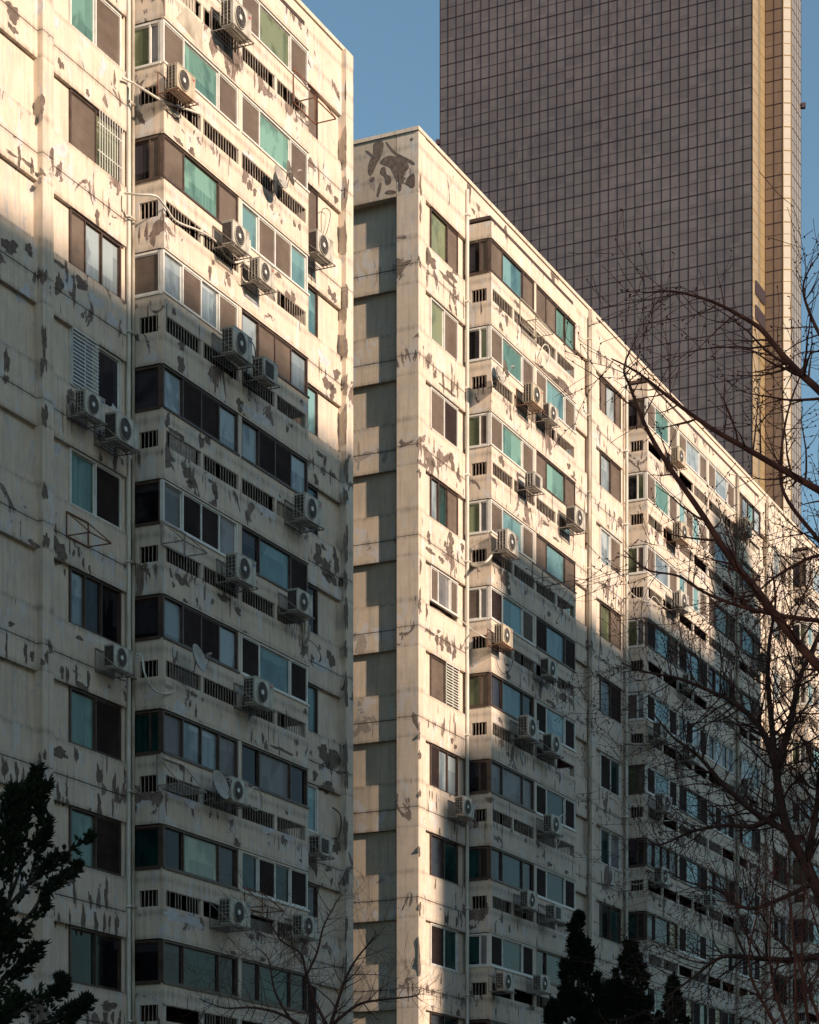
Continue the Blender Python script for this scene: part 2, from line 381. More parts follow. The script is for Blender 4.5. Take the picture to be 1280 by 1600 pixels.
def bay(parent, x0, groups, gw, gap=.16, rows=range(-1, 12), mb=None):
    """a projecting stack of enclosed balconies: spandrels, slot openings with posts"""
    x1 = x0 + groups * gw + (groups - 1) * gap
    mb = mb or MB(); t = .07
    for r in rows:
        T = Tz(r)
        top = T + (.5 if r == -1 else .74)
        for z0, z1 in ((T, top), (T - 1.52, T - 1.03)):
            mb.box(x0, x1, -P, -P + t, z0, z1, M_wall)
            mb.box(x0, x0 + t, -P + t, .3, z0, z1, M_wall); mb.box(x1 - t, x1, -P + t, .3, z0, z1, M_wall)
        # thin drip edge under each spandrel
        mb.box(x0 - .02, x1 + .02, -P - .02, -P + .06, T - .028, T - .002, M_wall)
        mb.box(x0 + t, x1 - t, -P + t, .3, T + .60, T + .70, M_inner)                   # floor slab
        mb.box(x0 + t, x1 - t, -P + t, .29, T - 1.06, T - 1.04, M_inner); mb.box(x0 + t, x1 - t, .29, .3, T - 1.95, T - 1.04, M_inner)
        # piers between the groups and short posts in the slots
        for g in range(groups):
            gx = x0 + g * (gw + gap)
            if g: mb.box(gx - gap + .004, gx - .004, -P + .004, -P + t, T - 1.03, T, M_wall)
            if g: mb.box(gx - gap, gx, -P + .003, -P + t, T - 1.90, T - 1.52, M_wall)
            mb.box(gx + gw / 2 - .06, gx + gw / 2 + .06, -P + .006, -P + t, T - 1.90, T - 1.52, M_wall)
        for c0, c1 in ((x0, x0 + .10), (x1 - .14, x1)):
            mb.box(c0, c1, -P + .003, -P + .16, T - 1.90, T - 1.52, M_wall)
        mb.box(x0, x0 + .10, -.12, .3, T - 1.90, T - 1.52, M_wall)
    b = mb.build('balcony_bay', parent)
    for r in rows:
        T = Tz(r); rl = MB(); z0, z1 = T - 1.90, T - 1.52
        for g in range(groups):
            gx = x0 + g * (gw + gap)
            for s0, s1 in ((gx + (.10 if g == 0 else 0), gx + gw / 2 - .06), (gx + gw / 2 + .06, gx + gw - (.14 if g == groups - 1 else 0))):
                q_ = RB.random(); pb_ = .55 if (groups > 2 or r > 6) else .10
                if q_ < .10: rl.box(s0 + RB.uniform(0, .3), s1 - RB.uniform(0, .5), -P + .03, -P + .045, z0, z1 - RB.uniform(0, .12), RB.choice((M_pipe2, M_galv, M_fb, M_ac_old)))
                k = s0 + .05 if RB.random() > pb_ else s1
                while k < s1 - .02:
                    if RB.random() < .04: k += .128; continue
                    rl.box(k, k + .018, -P + .012, -P + .026, z0, z1, M_rail); k += .128
                rl.box(s0, s1, -P + .008, -P + .03, z1 - .022, z1 + .001, M_rail)
        k = -P + .2
        while k < -.14: rl.box(x0 + .012, x0 + .026, k, k + .018, z0, z1, M_rail); k += .105
        rl.build('railing', parent)
    return x1
def pipe(parent, x, y, r, mat, z0=0.3, z1=ROOF - .3, brackets=True):
    mb = MB(); z = z1; pts = []
    while z > z0: pts.append((x + .004 * math.sin(z * 1.7), y, z)); z -= FH
    pts.append((x, y, z0)); mb.tube(pts, r, mat, 8)
    z = z1 - .8
    while z > z0 and brackets: mb.box(x - r * 1.35, x + r * 1.35, y - r * 1.3, .3, z, z + .05, mat); z -= FH
    mb.build('downpipe', parent, True)
def core(parent, x0, x1, depth=12):
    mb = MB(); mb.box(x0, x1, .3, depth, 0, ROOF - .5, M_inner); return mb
def drips(mb, rng, x0, x1, rows, n, u_off=0):
    for r in rows:
        T = Tz(r)
        for _ in range(rng.randint(max(0, n - 4), n + 3)):
            cx = rng.uniform(x0 + .1, x1 - .1)
            if rng.random() < .7: wd, ht = rng.uniform(.035, .10), rng.uniform(.18, .62)
            else: wd, ht = rng.uniform(.10, .28), rng.uniform(.10, .26)
            cz = rng.uniform(T + .1, T + .60) if rng.random() < .65 else rng.uniform(T + .60, T + 1.2)
            lay(mb, blob(rng, cx, cz, wd, ht), BP, M_peel)

# ================================================================== the near block (left)
RG = random.Random(7)
GW = 3.48
b1 = thing('apartment_building', 'near cream apartment block on the left with peeling paint and air conditioners', 'apartment building', W(0, 0, 0), TH)
c1 = core(b1, -41, 0)
for a, b in ((-34.0, -29.45), (-29.0, -25.55), (-18.2, -14.9), (-14.54, -11.36), (-3.72, -.46)):
    pass
wl = MB()
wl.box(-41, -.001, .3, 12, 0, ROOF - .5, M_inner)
panel(wl, -14.50, -11.34, (-13.57, -11.46)); panel(wl, -3.60, -.44, (-3.50, -1.70))
panel(wl, -18.20, -14.92, (-18.1, -16.28)); panel(wl, -28.9, -25.45, None); 
wl.box(-11.34, -10.90, .10, .3, 0, Tz(-1), M_wall)     # narrow strip behind the downpipes
wl.box(-25.45, -25.2, .10, .3, 0, Tz(-1), M_wall)
wl.box(-28.9, -.44, 0, .3, Tz(-1), ROOF - .02, M_wall)
def px_patches(mb, lst, v, bands, mat, u_off, rng):
    for x, y, pw, ph in lst:
        u, z = at(x, y, v); u0, _ = at(x - pw / 2, y, v); u1, _ = at(x + pw / 2, y, v); _, z0 = at(x, y + ph / 2, v)
        lay(mb, blob(rng, u - u_off, z, max(u1 - u0, .05), max(2 * (z - z0), .06)), bands, mat)
main1 = [(95,100,9,16),(137,145,6,10),(179,123,4,22),(152,340,8,26),(71,195,6,18),(79,215,10,10),(30,245,6,30),(43,255,22,6),(50,260,5,30),(18,240,20,5),(20,20,24,25),(20,45,14,12),
 (15,385,22,26),(45,390,14,16),(90,410,26,8),(104,425,6,32),(92,445,12,34),(116,455,5,44),(127,443,22,16),(76,420,3,40),(10,565,8,40),(9,592,9,14),(110,618,10,26),(157,715,5,16),(180,720,7,50),
 (93,860,20,38),(115,864,4,12),(123,864,5,12),(130,880,5,14),(140,890,4,14),(107,893,4,10),(87,827,4,14),(124,997,10,8),(10,1010,4,40),(40,1020,5,34),(50,1025,8,14),(79,1050,7,14),(97,1050,5,24),
 (105,1055,5,28),(119,1055,4,30),(128,1074,22,12),(138,1062,4,34),(150,1090,22,6),(17,975,10,8),(88,1175,32,20),(80,1188,8,14),(119,1180,6,26),(155,1212,9,32),(179,1225,5,36),(195,1210,4,20),
 (7,1200,9,34),(26,1208,6,36),(36,1215,4,34),(17,1218,5,16),(91,1240,6,32),(80,1230,3,16),(104,1238,4,16),(98,1252,3,14),(105,1254,5,14),(155,1262,8,36),(176,1262,3,28),(141,1267,4,12),
 (116,1395,5,44),(141,1407,6,22),(166,1398,7,42),(110,1375,12,22),(82,1427,6,22),(92,1437,4,24),(109,1437,3,34),(130,1437,7,42),(150,1442,6,32),(163,1442,4,38),(171,1442,4,24),(182,1447,6,36),
 (136,1457,3,12),(170,1572,26,14),(165,1592,6,30),(176,1590,5,20),(187,1592,5,22),(137,1592,4,26),(497,868,14,30),(510,890,20,24),(505,855,8,8),(525,878,10,34),(517,905,16,18),(517,1030,14,22),
 (507,1180,18,30),(520,1185,16,34),(492,1212,8,16),(512,1230,20,16),(526,1322,14,24),(492,1350,10,30),(513,1358,8,10),(503,1387,3,14),(518,1378,4,12),(515,455,5,16),(522,465,7,18),(526,585,10,18),
 (512,600,14,20),(520,612,10,22),(500,710,14,6),(508,720,5,14),(520,742,10,8),(494,750,8,14),(525,312,6,14),(470,130,3,26)]
px_patches(wl, main1, 0, BP, M_peel, 0, RG)
px_patches(wl, [(85,30,14,26),(105,440,16,26),(150,470,20,20),(175,500,14,24),(40,460,16,30),(60,700,12,30),(150,860,9,34),(175,880,8,30),(95,700,14,24),(185,640,12,16),(500,1040,16,22),(505,560,14,22),(95,235,18,20),(160,105,10,30)], 0, BP, M_filler, 0, RG)
wl.build('wall', b1)
cp = MB(); cp.box(-41, .05, -.05, .35, ROOF - .02, ROOF + .09, M_wall); cp.box(-.3, .05, .35, 12.05, ROOF - .02, ROOF + .09, M_wall); cp.box(-41, -.35, .35, 12, ROOF - .5, ROOF - .3, M_inner)
cp.box(-.3, 0, .3, 12, ROOF - .5, ROOF - .02, M_wall)
cp.build('parapet_coping', b1)
pilaster(b1, -29.3, -28.9); bay(b1, -25.3, 2, GW)
pa, pb, pt = MB(), MB(), MB()
BPI = [(z0, z1, -.14) for z0, z1 in ((Tz(r) + .60 - FH, Tz(r) + .60 - GAP) for r in range(-1, 12))]
px_patches(pa, [(66,160,8,28),(64,180,5,20),(66,268,10,8),(62,283,6,12),(69,532,9,42),(66,572,8,24),(72,570,3,22),(70,650,9,38),(70,768,8,30),(72,845,9,26),(66,1035,6,14),(73,1027,5,26),(62,1190,7,22),(71,1228,6,26),(70,1180,6,16)], .14, BPI, M_peel, 0, RG)
pj = [(540,230,4,50),(541,300,4,40),(540,370,4,46),(541,470,5,60),(540,540,6,44),(541,600,5,30),(540,660,5,50),(541,735,6,44),(540,775,7,26),(541,850,6,66),(540,905,6,30),(541,960,6,52),(540,1015,6,24),(541,1080,6,46),(540,1180,6,50),(541,1215,5,44),(540,1300,6,56),(541,1370,5,30),(541,1450,4,40),(540,1520,5,50)]
px_patches(pb, pj, .14, BPI, M_peel, 0, RG)
bay1 = [(272,487,5,14),(284,540,12,14),(283,572,13,28),(262,657,7,24),(274,676,22,8),(284,684,8,8),(314,690,7,24),(324,688,14,10),(375,633,12,20),(380,655,8,20),(336,605,3,20),(262,725,8,14),(269,718,8,8),(295,742,17,24),
 (299,757,14,14),(336,765,8,26),(329,752,8,6),(267,896,5,12),(284,907,18,16),(271,914,5,8),(290,942,11,10),(308,940,3,14),(337,778,5,20),(386,808,5,22),(350,935,16,12),(372,955,8,16),(383,990,8,8),(297,1100,4,12),
 (306,1112,4,18),(302,1085,10,8),(312,1130,8,5),(477,1112,7,8),(477,1147,8,8),(393,1152,3,16),(411,1154,3,20),(440,1172,32,6),(464,1178,3,8),(449,670,5,10),(455,665,6,5),(280,222,14,10),(300,240,12,16),(365,95,14,16),
 (355,105,8,14),(372,105,12,8),(390,290,8,16),(398,300,6,12),(328,425,6,20),(333,410,4,10),(355,430,6,12),(435,430,10,8),(460,350,5,8),(468,355,5,8),(372,550,5,14),(284,1200,8,12),(299,1218,4,8),(370,1320,12,16),
 (376,1500,10,10),(395,1515,8,12),(365,1490,10,8),(410,1500,8,10),(448,1270,5,6),(470,1345,4,6)]
px_patches(pt, bay1, P, BB, M_peel, 0, RG)
px_patches(pt, [(295,655,22,12),(400,650,40,18),(420,800,30,18),(340,830,26,14),(300,1010,26,20),(280,1110,20,26),(440,900,18,24),(270,1240,22,16),(300,1250,20,22),(420,1290,30,24),(270,1430,26,16),(300,1440,30,18),(450,1300,20,26),(395,470,20,16),(340,60,16,20),(300,490,20,12),(390,250,20,20)], P, BB, M_filler, 0, RG)
# stretch of bare render under the second storey's slots at the corner
lay(pt, [(at(275, 28, P)[0], at(275, 28, P)[1]), (at(316, 62, P)[0], at(316, 62, P)[1] - .25), (at(316, 40, P)[0], at(316, 40, P)[1]), (at(290, 10, P)[0], at(290, 10, P)[1])], BB, M_pipe2)
pilaster(b1, -14.92, -14.50, mb=pa); pilaster(b1, -.44, 0.0, -.14, .3, mb=pb); bay(b1, -10.98, 2, GW, mb=pt)
for x, y, r, mt in ((-11.22, .02, .055, M_pipe), (-11.06, .0, .045, M_pipe2), (-10.97, .05, .028, M_pipe), (-25.35, .0, .05, M_pipe)): pipe(b1, x, y, r, mt, brackets=r > .04)

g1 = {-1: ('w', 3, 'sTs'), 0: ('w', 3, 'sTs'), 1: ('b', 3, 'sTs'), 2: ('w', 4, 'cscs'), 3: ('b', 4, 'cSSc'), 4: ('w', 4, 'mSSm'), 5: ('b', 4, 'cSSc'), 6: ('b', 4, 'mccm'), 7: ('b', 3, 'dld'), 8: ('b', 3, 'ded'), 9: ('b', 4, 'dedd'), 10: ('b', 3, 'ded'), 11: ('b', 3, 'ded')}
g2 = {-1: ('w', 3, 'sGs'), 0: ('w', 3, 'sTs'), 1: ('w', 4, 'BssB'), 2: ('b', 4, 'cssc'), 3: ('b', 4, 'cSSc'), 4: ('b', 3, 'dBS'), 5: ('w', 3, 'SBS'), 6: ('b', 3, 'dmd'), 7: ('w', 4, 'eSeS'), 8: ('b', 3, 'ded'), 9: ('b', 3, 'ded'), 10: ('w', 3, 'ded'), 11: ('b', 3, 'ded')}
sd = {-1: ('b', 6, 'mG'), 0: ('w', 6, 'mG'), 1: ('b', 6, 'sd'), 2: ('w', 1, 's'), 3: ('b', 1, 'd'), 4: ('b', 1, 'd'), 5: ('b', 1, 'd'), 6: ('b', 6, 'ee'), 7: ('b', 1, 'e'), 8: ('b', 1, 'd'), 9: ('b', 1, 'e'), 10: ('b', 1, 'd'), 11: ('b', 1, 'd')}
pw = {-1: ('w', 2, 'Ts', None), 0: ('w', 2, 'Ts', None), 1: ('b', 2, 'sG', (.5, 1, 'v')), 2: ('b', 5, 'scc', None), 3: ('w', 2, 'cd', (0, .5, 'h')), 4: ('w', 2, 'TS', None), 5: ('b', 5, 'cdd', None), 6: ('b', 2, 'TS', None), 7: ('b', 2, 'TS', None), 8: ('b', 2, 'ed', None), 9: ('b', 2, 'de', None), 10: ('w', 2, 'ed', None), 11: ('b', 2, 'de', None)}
pc = {-1: ('b', 2, 'ss'), 0: ('b', 2, 'ss'), 1: ('b', 2, 'sB'), 2: ('b', 2, 'sB'), 3: ('b', 2, 'sB'), 4: ('b', 2, 'dd'), 5: ('b', 2, 'dB'), 6: ('w', 2, 'dB'), 7: ('b', 2, 'dd'), 8: ('w', 2, 'SS'), 9: ('b', 2, 'dd'), 10: ('b', 2, 'de'), 11: ('b', 2, 'de')}
def bay_windows(parent, x0, groups, gw, tabs, sides, rows, gap=.16, stuff=None):
    for r in rows:
        T = Tz(r)
        for g in range(groups):
            gx = x0 + g * (gw + gap); fr, st, cd = tabs[g][r]
            window(parent, 'f', gx + .004, gx + gw - .004, T - 1.027, T - .03, -P, fr, st, cd, stuff=stuff)
        fr, st, cd = sides[r]
        # the cheek of the bay: post, window, post
        window(parent, 's', -P + .115, .10, T - 1.027, T - .03, x0, fr, st, cd, stuff=stuff)
bay_windows(b1, -10.98, 2, GW, (g1, g2), sd, range(-1, 11))
for r in range(-1, 11):
    T = Tz(r); fr, st, cd, br = pw[r]
    window(b1, 'f', -13.56, -11.47, T - 1.275, T - .004, REC - .06, fr, st, cd, br)
    fr, st, cd = pc[r]; window(b1, 'f', -3.49, -1.71, T - 1.275, T - .004, REC - .06, fr, st, cd)
    window(b1, 'f', -18.09, -16.29, T - 1.275, T - .004, REC - .06, ('b', 'w')[r % 2], 2, ('dd', 'sB', 'de')[r % 3])
st_ = (MB(), MB(), MB())
bay_windows(b1, -25.3, 2, GW, (g2, g1), sd, range(-1, 11), stuff=st_)
o = st_[0].build('distant_window', b1); o['kind'] = 'stuff'; st_[1].build('glass_pane', o); st_[2].build('insect_screen', o)

# ================================================================== the far block (centre and right)
U2 = at(653, 1000)[0]
b2 = thing('apartment_building', 'long cream apartment block in the middle with a shaded brown end wall', 'apartment building', W(U2, 0, 0), TH)
def uf(px, v=0.0): return at(px, 1000, v)[0] - U2
X = dict(p0=.25, w0=uf(676), w1=uf(719), pe=uf(727), by=uf(768, P), q0=uf(919), q1=uf(927) + .25)
BX1 = X['by']; BX1e = BX1 + 2 * GW + .16
PL2 = uf(925, .14); PN2 = PL2 + .42
BX2 = uf(1012, P); G2W = 3.42; BX2e = BX2 + 4 * G2W + 3 * .16
PL3 = BX2e + 3.3; PN3 = PL3 + .42; BX3 = PN3 + 3.6; BX3e = BX3 + 2 * GW + .16
PL4 = BX3e + 3.3; END = PL4 + 3.9 + 14
wl = MB()
wl.box(.5, END, .3, 12, 0, ROOF - .5, M_inner)
pcw = (BX1e + .1, BX1e + 1.95)
panel(wl, .25, X['pe'], (X['w0'], X['w1'])); wl.box(X['pe'], BX1 + .05, .10, .3, 0, Tz(-1), M_wall)
panel(wl, BX1e, PL2, pcw)
panel(wl, PN2, BX2 - .42, (uf(941), uf(973))); wl.box(BX2 - .42, BX2 + .05, .10, .3, 0, Tz(-1), M_wall)
panel(wl, BX2e, PL3, (BX2e + .1, BX2e + 1.95))
panel(wl, PN3, BX3 - .35, (PN3 + 1.0, PN3 + 3.1)); wl.box(BX3 - .35, BX3 + .05, .10, .3, 0, Tz(-1), M_wall)
panel(wl, BX3e, PL4, (BX3e + .1, BX3e + 1.95)); panel(wl, PL4 + .42, END, None)
wl.box(.5, END, 0, .3, Tz(-1), ROOF - .02, M_wall)
for a, b, n in ((.3, X['pe'], 9), (BX1e + .6, PL2, 6), (PN2, BX2 - .5, 6), (BX2e + 1, PL3, 5), (PN3, BX3 - .4, 5)): drips(wl, RG, a, b, range(0, 12), n)
px_patches(wl, [(672,405,16,26),(667,400,5,20),(700,438,24,8),(712,420,14,16),(705,432,14,14),(693,600,3,24),(700,610,22,6),(706,605,3,26),(715,608,3,26),(670,722,9,14),(664,728,5,8),(677,725,8,8),(706,720,9,24),(700,715,6,14),(716,740,5,18),
 (705,845,8,26),(702,860,10,14),(670,840,6,18),(668,858,22,8),(690,875,8,10),(662,905,6,16),(665,955,7,30),(672,945,16,5),(690,955,30,4),(668,985,22,6),(683,1000,5,18),(690,1005,7,22),(700,1010,9,22),(710,1020,6,22),(733,300,5,40),
 (790,360,5,18),(800,378,14,6),(806,390,4,18),(815,403,12,8),(862,425,4,14),(868,432,8,6),(868,446,12,5),(865,440,4,30),(770,350,4,16),(740,330,5,8),(745,350,3,24),(1038,628,10,16),(1050,645,18,18),(1062,655,8,14),(1072,672,18,18),(1086,690,14,14),(1100,714,14,16),(1090,705,8,10),(1120,742,12,18),(1128,752,6,20),(1172,795,12,16),(1185,808,8,12),(1030,618,6,10)], 0, BP, M_peel, U2, RG)
# the end wall: spandrels and blank infills set back behind the corner pier
for r in range(-1, 12):
    T = Tz(r); J = T + .60
    if r > -1: wl.box(.18, .5, .68, 11.32, T, J - GAP, M_wall_end)
    if r > -1: wl.box(.22, .5, .68, 11.32, J - GAP, J, M_groove)
    wl.box(.31, .5, .68, 11.32, T - 1.28, T, M_wall_end)
    wl.box(.18, .5, .68, 11.32, J - FH, T - 1.28, M_wall_end)
wl.box(0.0, .5, .70, 12, Tz(-1), ROOF - .02, M_wall_end)
def endp(pts, mat, x=-.003):
    """polygon read off the end wall in the photograph, laid on the wall's own plane"""
    out = []
    for px, py in pts:
        r = ((px - CX) / F, 1.0); q = W(U2, 0, 0)
        # plane through q with normal D1
        t = (q.x * D1[0] + q.y * D1[1]) / (r[0] * D1[0] + r[1] * D1[1])
        y = -((t * r[0] - q.x) * N[0] + (t - q.y) * N[1]); out.append((x, y, EYE + (HY - py) / F * t))
    wl.poly(out, mat)
def ec(l): return [(540 + a / 5.333, 180 + b / 5.333) for a, b in l]
def smooth(l, k=2):
    for _ in range(k):
        o = []
        for i in range(len(l)):
            a, b = l[i], l[(i + 1) % len(l)]
            o += [(a[0] * .75 + b[0] * .25, a[1] * .75 + b[1] * .25), (a[0] * .25 + b[0] * .75, a[1] * .25 + b[1] * .75)]
        l = o
    return l
for i, q in enumerate([[(225,225),(330,205),(300,350),(262,400),(215,520),(183,480),(195,380),(235,330)], [(330,210),(360,240),(420,310),(500,350),(578,390),(578,425),(500,380),(420,340),(350,262)],
          [(280,388),(340,335),(430,340),(520,390),(535,440),(500,470),(470,545),(430,560),(400,490),(370,430),(300,412)], [(300,430),(335,430),(340,500),(380,500),(385,570),(335,590),(330,510),(285,490)],
          [(490,560),(540,490),(580,480),(580,612),(540,600)], [(285,560),(307,560),(282,680),(256,680)], [(325,660),(345,620),(425,630),(425,655)], [(163,300),(180,288),(238,340),(228,352)],
          [(205,520),(245,512),(245,550),(210,555)], [(440,560),(470,555),(465,635),(442,635)], [(540,188),(568,188),(560,215),(545,212)], [(440,470),(470,470),(465,590),(445,590)]]):
    endp(smooth(ec(q)), M_peel, -.003 - .0006 * i)
wl.build('wall', b2)
cp = MB(); cp.box(-.05, END, -.05, .35, ROOF - .02, ROOF + .09, M_wall); cp.box(-.05, .45, .351, 12, ROOF - .02, ROOF + .088, M_wall); cp.box(.46, END, .36, 12, ROOF - .5, ROOF - .3, M_inner)
cp.build('parapet_coping', b2)
for a in (PL2, PL3, PL4): pilaster(b2, a, a + .42)
pt, pb, pc_, pd = MB(), MB(), MB(), MB()
BPC = [(z0, z1, -.02) for z0, z1, _ in BPI]
px_patches(pb, [(656,255,4,16),(657,290,4,30),(657,330,4,30),(656,410,4,16),(657,690,4,16),(656,740,4,14),(657,885,4,20),(656,940,4,36),(655,1150,4,12),(656,1180,4,16),(656,1240,4,14),(655,1330,4,16),(656,1420,4,24),(655,1500,5,50)], .02, [(a, b, -.02) for a, b, _ in BPI], M_peel, U2, RG)
def bdrips(mbx, x0, x1, rows, n):
    for r in rows:
        T = Tz(r)
        for _ in range(RG.randint(max(0, n - 3), n + 4)):
            cx = RG.uniform(x0 + .1, x1 - .1)
            wd, ht = (RG.uniform(.03, .08), RG.uniform(.15, .5)) if RG.random() < .72 else (RG.uniform(.15, .5), RG.uniform(.08, .24))
            cz = T + RG.uniform(.05, .74) if RG.random() < .75 else T - RG.uniform(1.05, 1.5)
            q = blob(RG, cx, cz, wd, ht); lay(mbx, q, BB, M_peel)
bdrips(pt, BX1, BX1e, range(0, 12), 8); bdrips(pc_, BX2, BX2e, range(-1, 12), 14); bdrips(pd, BX3, BX3e, range(-1, 12), 4)
px_patches(pt, [(783,480,8,16),(778,470,5,8),(808,475,8,8),(780,690,10,20),(790,700,14,10),(784,720,8,16),(792,500,6,14),(783,510,5,14),(855,585,40,14),(880,605,36,16),(790,905,14,22),(782,895,8,10),(795,925,6,14),(865,1105,10,12),(880,1090,14,12),(745,1130,10,6)], P, BB, M_peel, U2, RG)
pilaster(b2, 0, .5, -.02, .68, M_wall, mb=pb); bay(b2, BX1, 2, GW, mb=pt); bay(b2, BX2, 4, G2W, mb=pc_); bay(b2, BX3, 2, GW, mb=pd)
for x, y, r, mt in ((BX1 - .16, -.05, .06, M_pipe), (BX1 - .05, .02, .04, M_pipe2), (PL2 - .06, -.07, .05, M_pipe2), (BX2 - .17, -.05, .06, M_pipe), (BX2 + 3 * (G2W + .16) - .08, -P - .08, .07, M_pipe2), (PL3 - .06, -.07, .05, M_pipe2), (BX3 - .15, -.05, .06, M_pipe)):
    pipe(b2, x, y, r, mt, brackets=r > .04 and y > -.5, z1=Tz(-1) + .45 if y < -.5 else ROOF - .3)
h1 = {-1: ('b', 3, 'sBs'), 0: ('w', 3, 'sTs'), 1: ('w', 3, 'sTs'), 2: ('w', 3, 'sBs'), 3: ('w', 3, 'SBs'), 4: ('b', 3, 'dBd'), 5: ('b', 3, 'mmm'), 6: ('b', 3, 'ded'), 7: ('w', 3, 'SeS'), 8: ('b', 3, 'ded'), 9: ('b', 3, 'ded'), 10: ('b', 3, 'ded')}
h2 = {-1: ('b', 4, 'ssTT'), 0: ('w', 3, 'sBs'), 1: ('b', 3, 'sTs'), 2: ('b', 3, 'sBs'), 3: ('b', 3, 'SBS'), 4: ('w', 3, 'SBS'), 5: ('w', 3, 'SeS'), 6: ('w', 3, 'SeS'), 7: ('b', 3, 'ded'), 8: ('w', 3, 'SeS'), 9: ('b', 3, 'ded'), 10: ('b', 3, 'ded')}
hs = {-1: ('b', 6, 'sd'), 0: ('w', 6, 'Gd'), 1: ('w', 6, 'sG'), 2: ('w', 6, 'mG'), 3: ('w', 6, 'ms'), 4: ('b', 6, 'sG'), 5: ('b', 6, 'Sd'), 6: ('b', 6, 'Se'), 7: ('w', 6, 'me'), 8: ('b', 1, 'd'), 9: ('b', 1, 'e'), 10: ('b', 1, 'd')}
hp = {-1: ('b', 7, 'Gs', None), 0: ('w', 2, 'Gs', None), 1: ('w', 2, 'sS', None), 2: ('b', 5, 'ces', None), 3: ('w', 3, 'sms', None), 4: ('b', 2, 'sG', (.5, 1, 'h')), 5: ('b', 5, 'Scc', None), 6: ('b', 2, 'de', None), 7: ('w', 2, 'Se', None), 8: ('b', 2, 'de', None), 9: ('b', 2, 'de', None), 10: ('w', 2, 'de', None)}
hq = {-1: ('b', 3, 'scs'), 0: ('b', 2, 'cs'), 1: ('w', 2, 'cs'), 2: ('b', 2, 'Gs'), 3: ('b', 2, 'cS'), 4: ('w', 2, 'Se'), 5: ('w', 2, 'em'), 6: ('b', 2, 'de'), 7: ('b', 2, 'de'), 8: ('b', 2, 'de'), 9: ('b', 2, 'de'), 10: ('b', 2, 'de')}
bay_windows(b2, BX1, 2, GW, (h1, h2), hs, range(-1, 10))
for r in range(-1, 10):
    T = Tz(r); fr, st, cd, br = hp[r]
    window(b2, 'f', X['w0'] + .01, X['w1'] - .01, T - (1.05 if r == 3 else 1.275), T - .004, REC - .06, fr, st, cd, br)
    fr, st, cd = hq[r]; window(b2, 'f', uf(941) + .01, uf(973) - .01, T - 1.275, T - .004, REC - .06, fr, st, cd)
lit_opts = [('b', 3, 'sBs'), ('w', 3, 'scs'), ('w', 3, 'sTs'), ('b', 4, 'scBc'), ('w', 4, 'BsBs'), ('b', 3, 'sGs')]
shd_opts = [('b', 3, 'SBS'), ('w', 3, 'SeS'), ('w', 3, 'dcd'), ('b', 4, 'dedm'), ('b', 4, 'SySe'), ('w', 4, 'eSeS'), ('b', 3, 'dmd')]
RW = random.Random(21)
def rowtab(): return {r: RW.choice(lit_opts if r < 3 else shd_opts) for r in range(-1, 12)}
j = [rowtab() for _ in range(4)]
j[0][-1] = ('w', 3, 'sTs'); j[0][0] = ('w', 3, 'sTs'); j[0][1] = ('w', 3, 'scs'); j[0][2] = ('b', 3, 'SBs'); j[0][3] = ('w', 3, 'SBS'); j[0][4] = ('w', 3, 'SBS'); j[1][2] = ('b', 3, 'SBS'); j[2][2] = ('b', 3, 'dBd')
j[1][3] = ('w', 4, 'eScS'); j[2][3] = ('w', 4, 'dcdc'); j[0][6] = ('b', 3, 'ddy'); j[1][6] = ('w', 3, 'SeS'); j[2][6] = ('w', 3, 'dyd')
st_ = (MB(), MB(), MB())
bay_windows(b2, BX2, 4, G2W, j, hs, range(-1, 8))
bay_windows(b2, BX2, 4, G2W, j, hs, range(8, 10), stuff=st_)
bay_windows(b2, BX3, 2, GW, (j[1], j[2]), hs, range(-1, 10), stuff=st_)
for r in range(-1, 10):
    T = Tz(r)
    for a in (BX1e + .11, BX2e + .11, BX3e + .11): window(b2, 'f', a, a + 1.83, T - 1.275, T - .004, REC - .06, 'wb'[r % 2], 2, ('sB', 'de')[r > 3], stuff=st_)
    window(b2, 'f', PN3 + 1.01, PN3 + 3.09, T - 1.275, T - .004, REC - .06, 'bw'[r % 2], 2, ('cs', 'de')[r > 2], stuff=st_)
o = st_[0].build('distant_window', b2); o['kind'] = 'stuff'; st_[1].build('glass_pane', o); st_[2].build('insect_screen', o)

# ================================================================== the tall glass tower behind
def panel_glass(name, a, b, rough, metal):
    m, nt, p = newmat(name); tc = nn(nt, 'ShaderNodeTexCoord'); v = tc.outputs['Object']
    sn = nn(nt, 'ShaderNodeVectorMath', operation='SNAP'); nt.links.new(v, sn.inputs[0]); sn.inputs[1].default_value = (1.53, 1.53, 1.95)
    wn = nn(nt, 'ShaderNodeTexWhiteNoise'); nt.links.new(sn.outputs[0], wn.inputs[0])
    f = math_n(nt, 'ADD', math_n(nt, 'MULTIPLY', wn.outputs['Value'], .5), math_n(nt, 'MULTIPLY', ramp(nt, noise_n(nt, v, .03, 3, .6), .3, .7), .5))
    nt.links.new(mixc(nt, f, a, b), p.inputs['Base Color']); p.inputs['Roughness'].default_value = rough; p.inputs['Metallic'].default_value = metal
    return m
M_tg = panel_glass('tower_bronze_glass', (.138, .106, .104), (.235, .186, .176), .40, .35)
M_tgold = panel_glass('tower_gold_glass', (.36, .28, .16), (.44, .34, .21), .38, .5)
M_tw = panel_glass('tower_sun_glint_glass', (.38, .34, .29), (.44, .40, .34), .45, .35)  # paler than the other glass: the sun's glint is painted into this face
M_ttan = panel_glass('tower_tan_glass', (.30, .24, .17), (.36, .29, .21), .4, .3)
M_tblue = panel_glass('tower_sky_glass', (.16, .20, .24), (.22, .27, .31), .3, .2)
M_tbrown = panel_glass('tower_brown_glass', (.19, .13, .095), (.25, .175, .13), .42, .3)
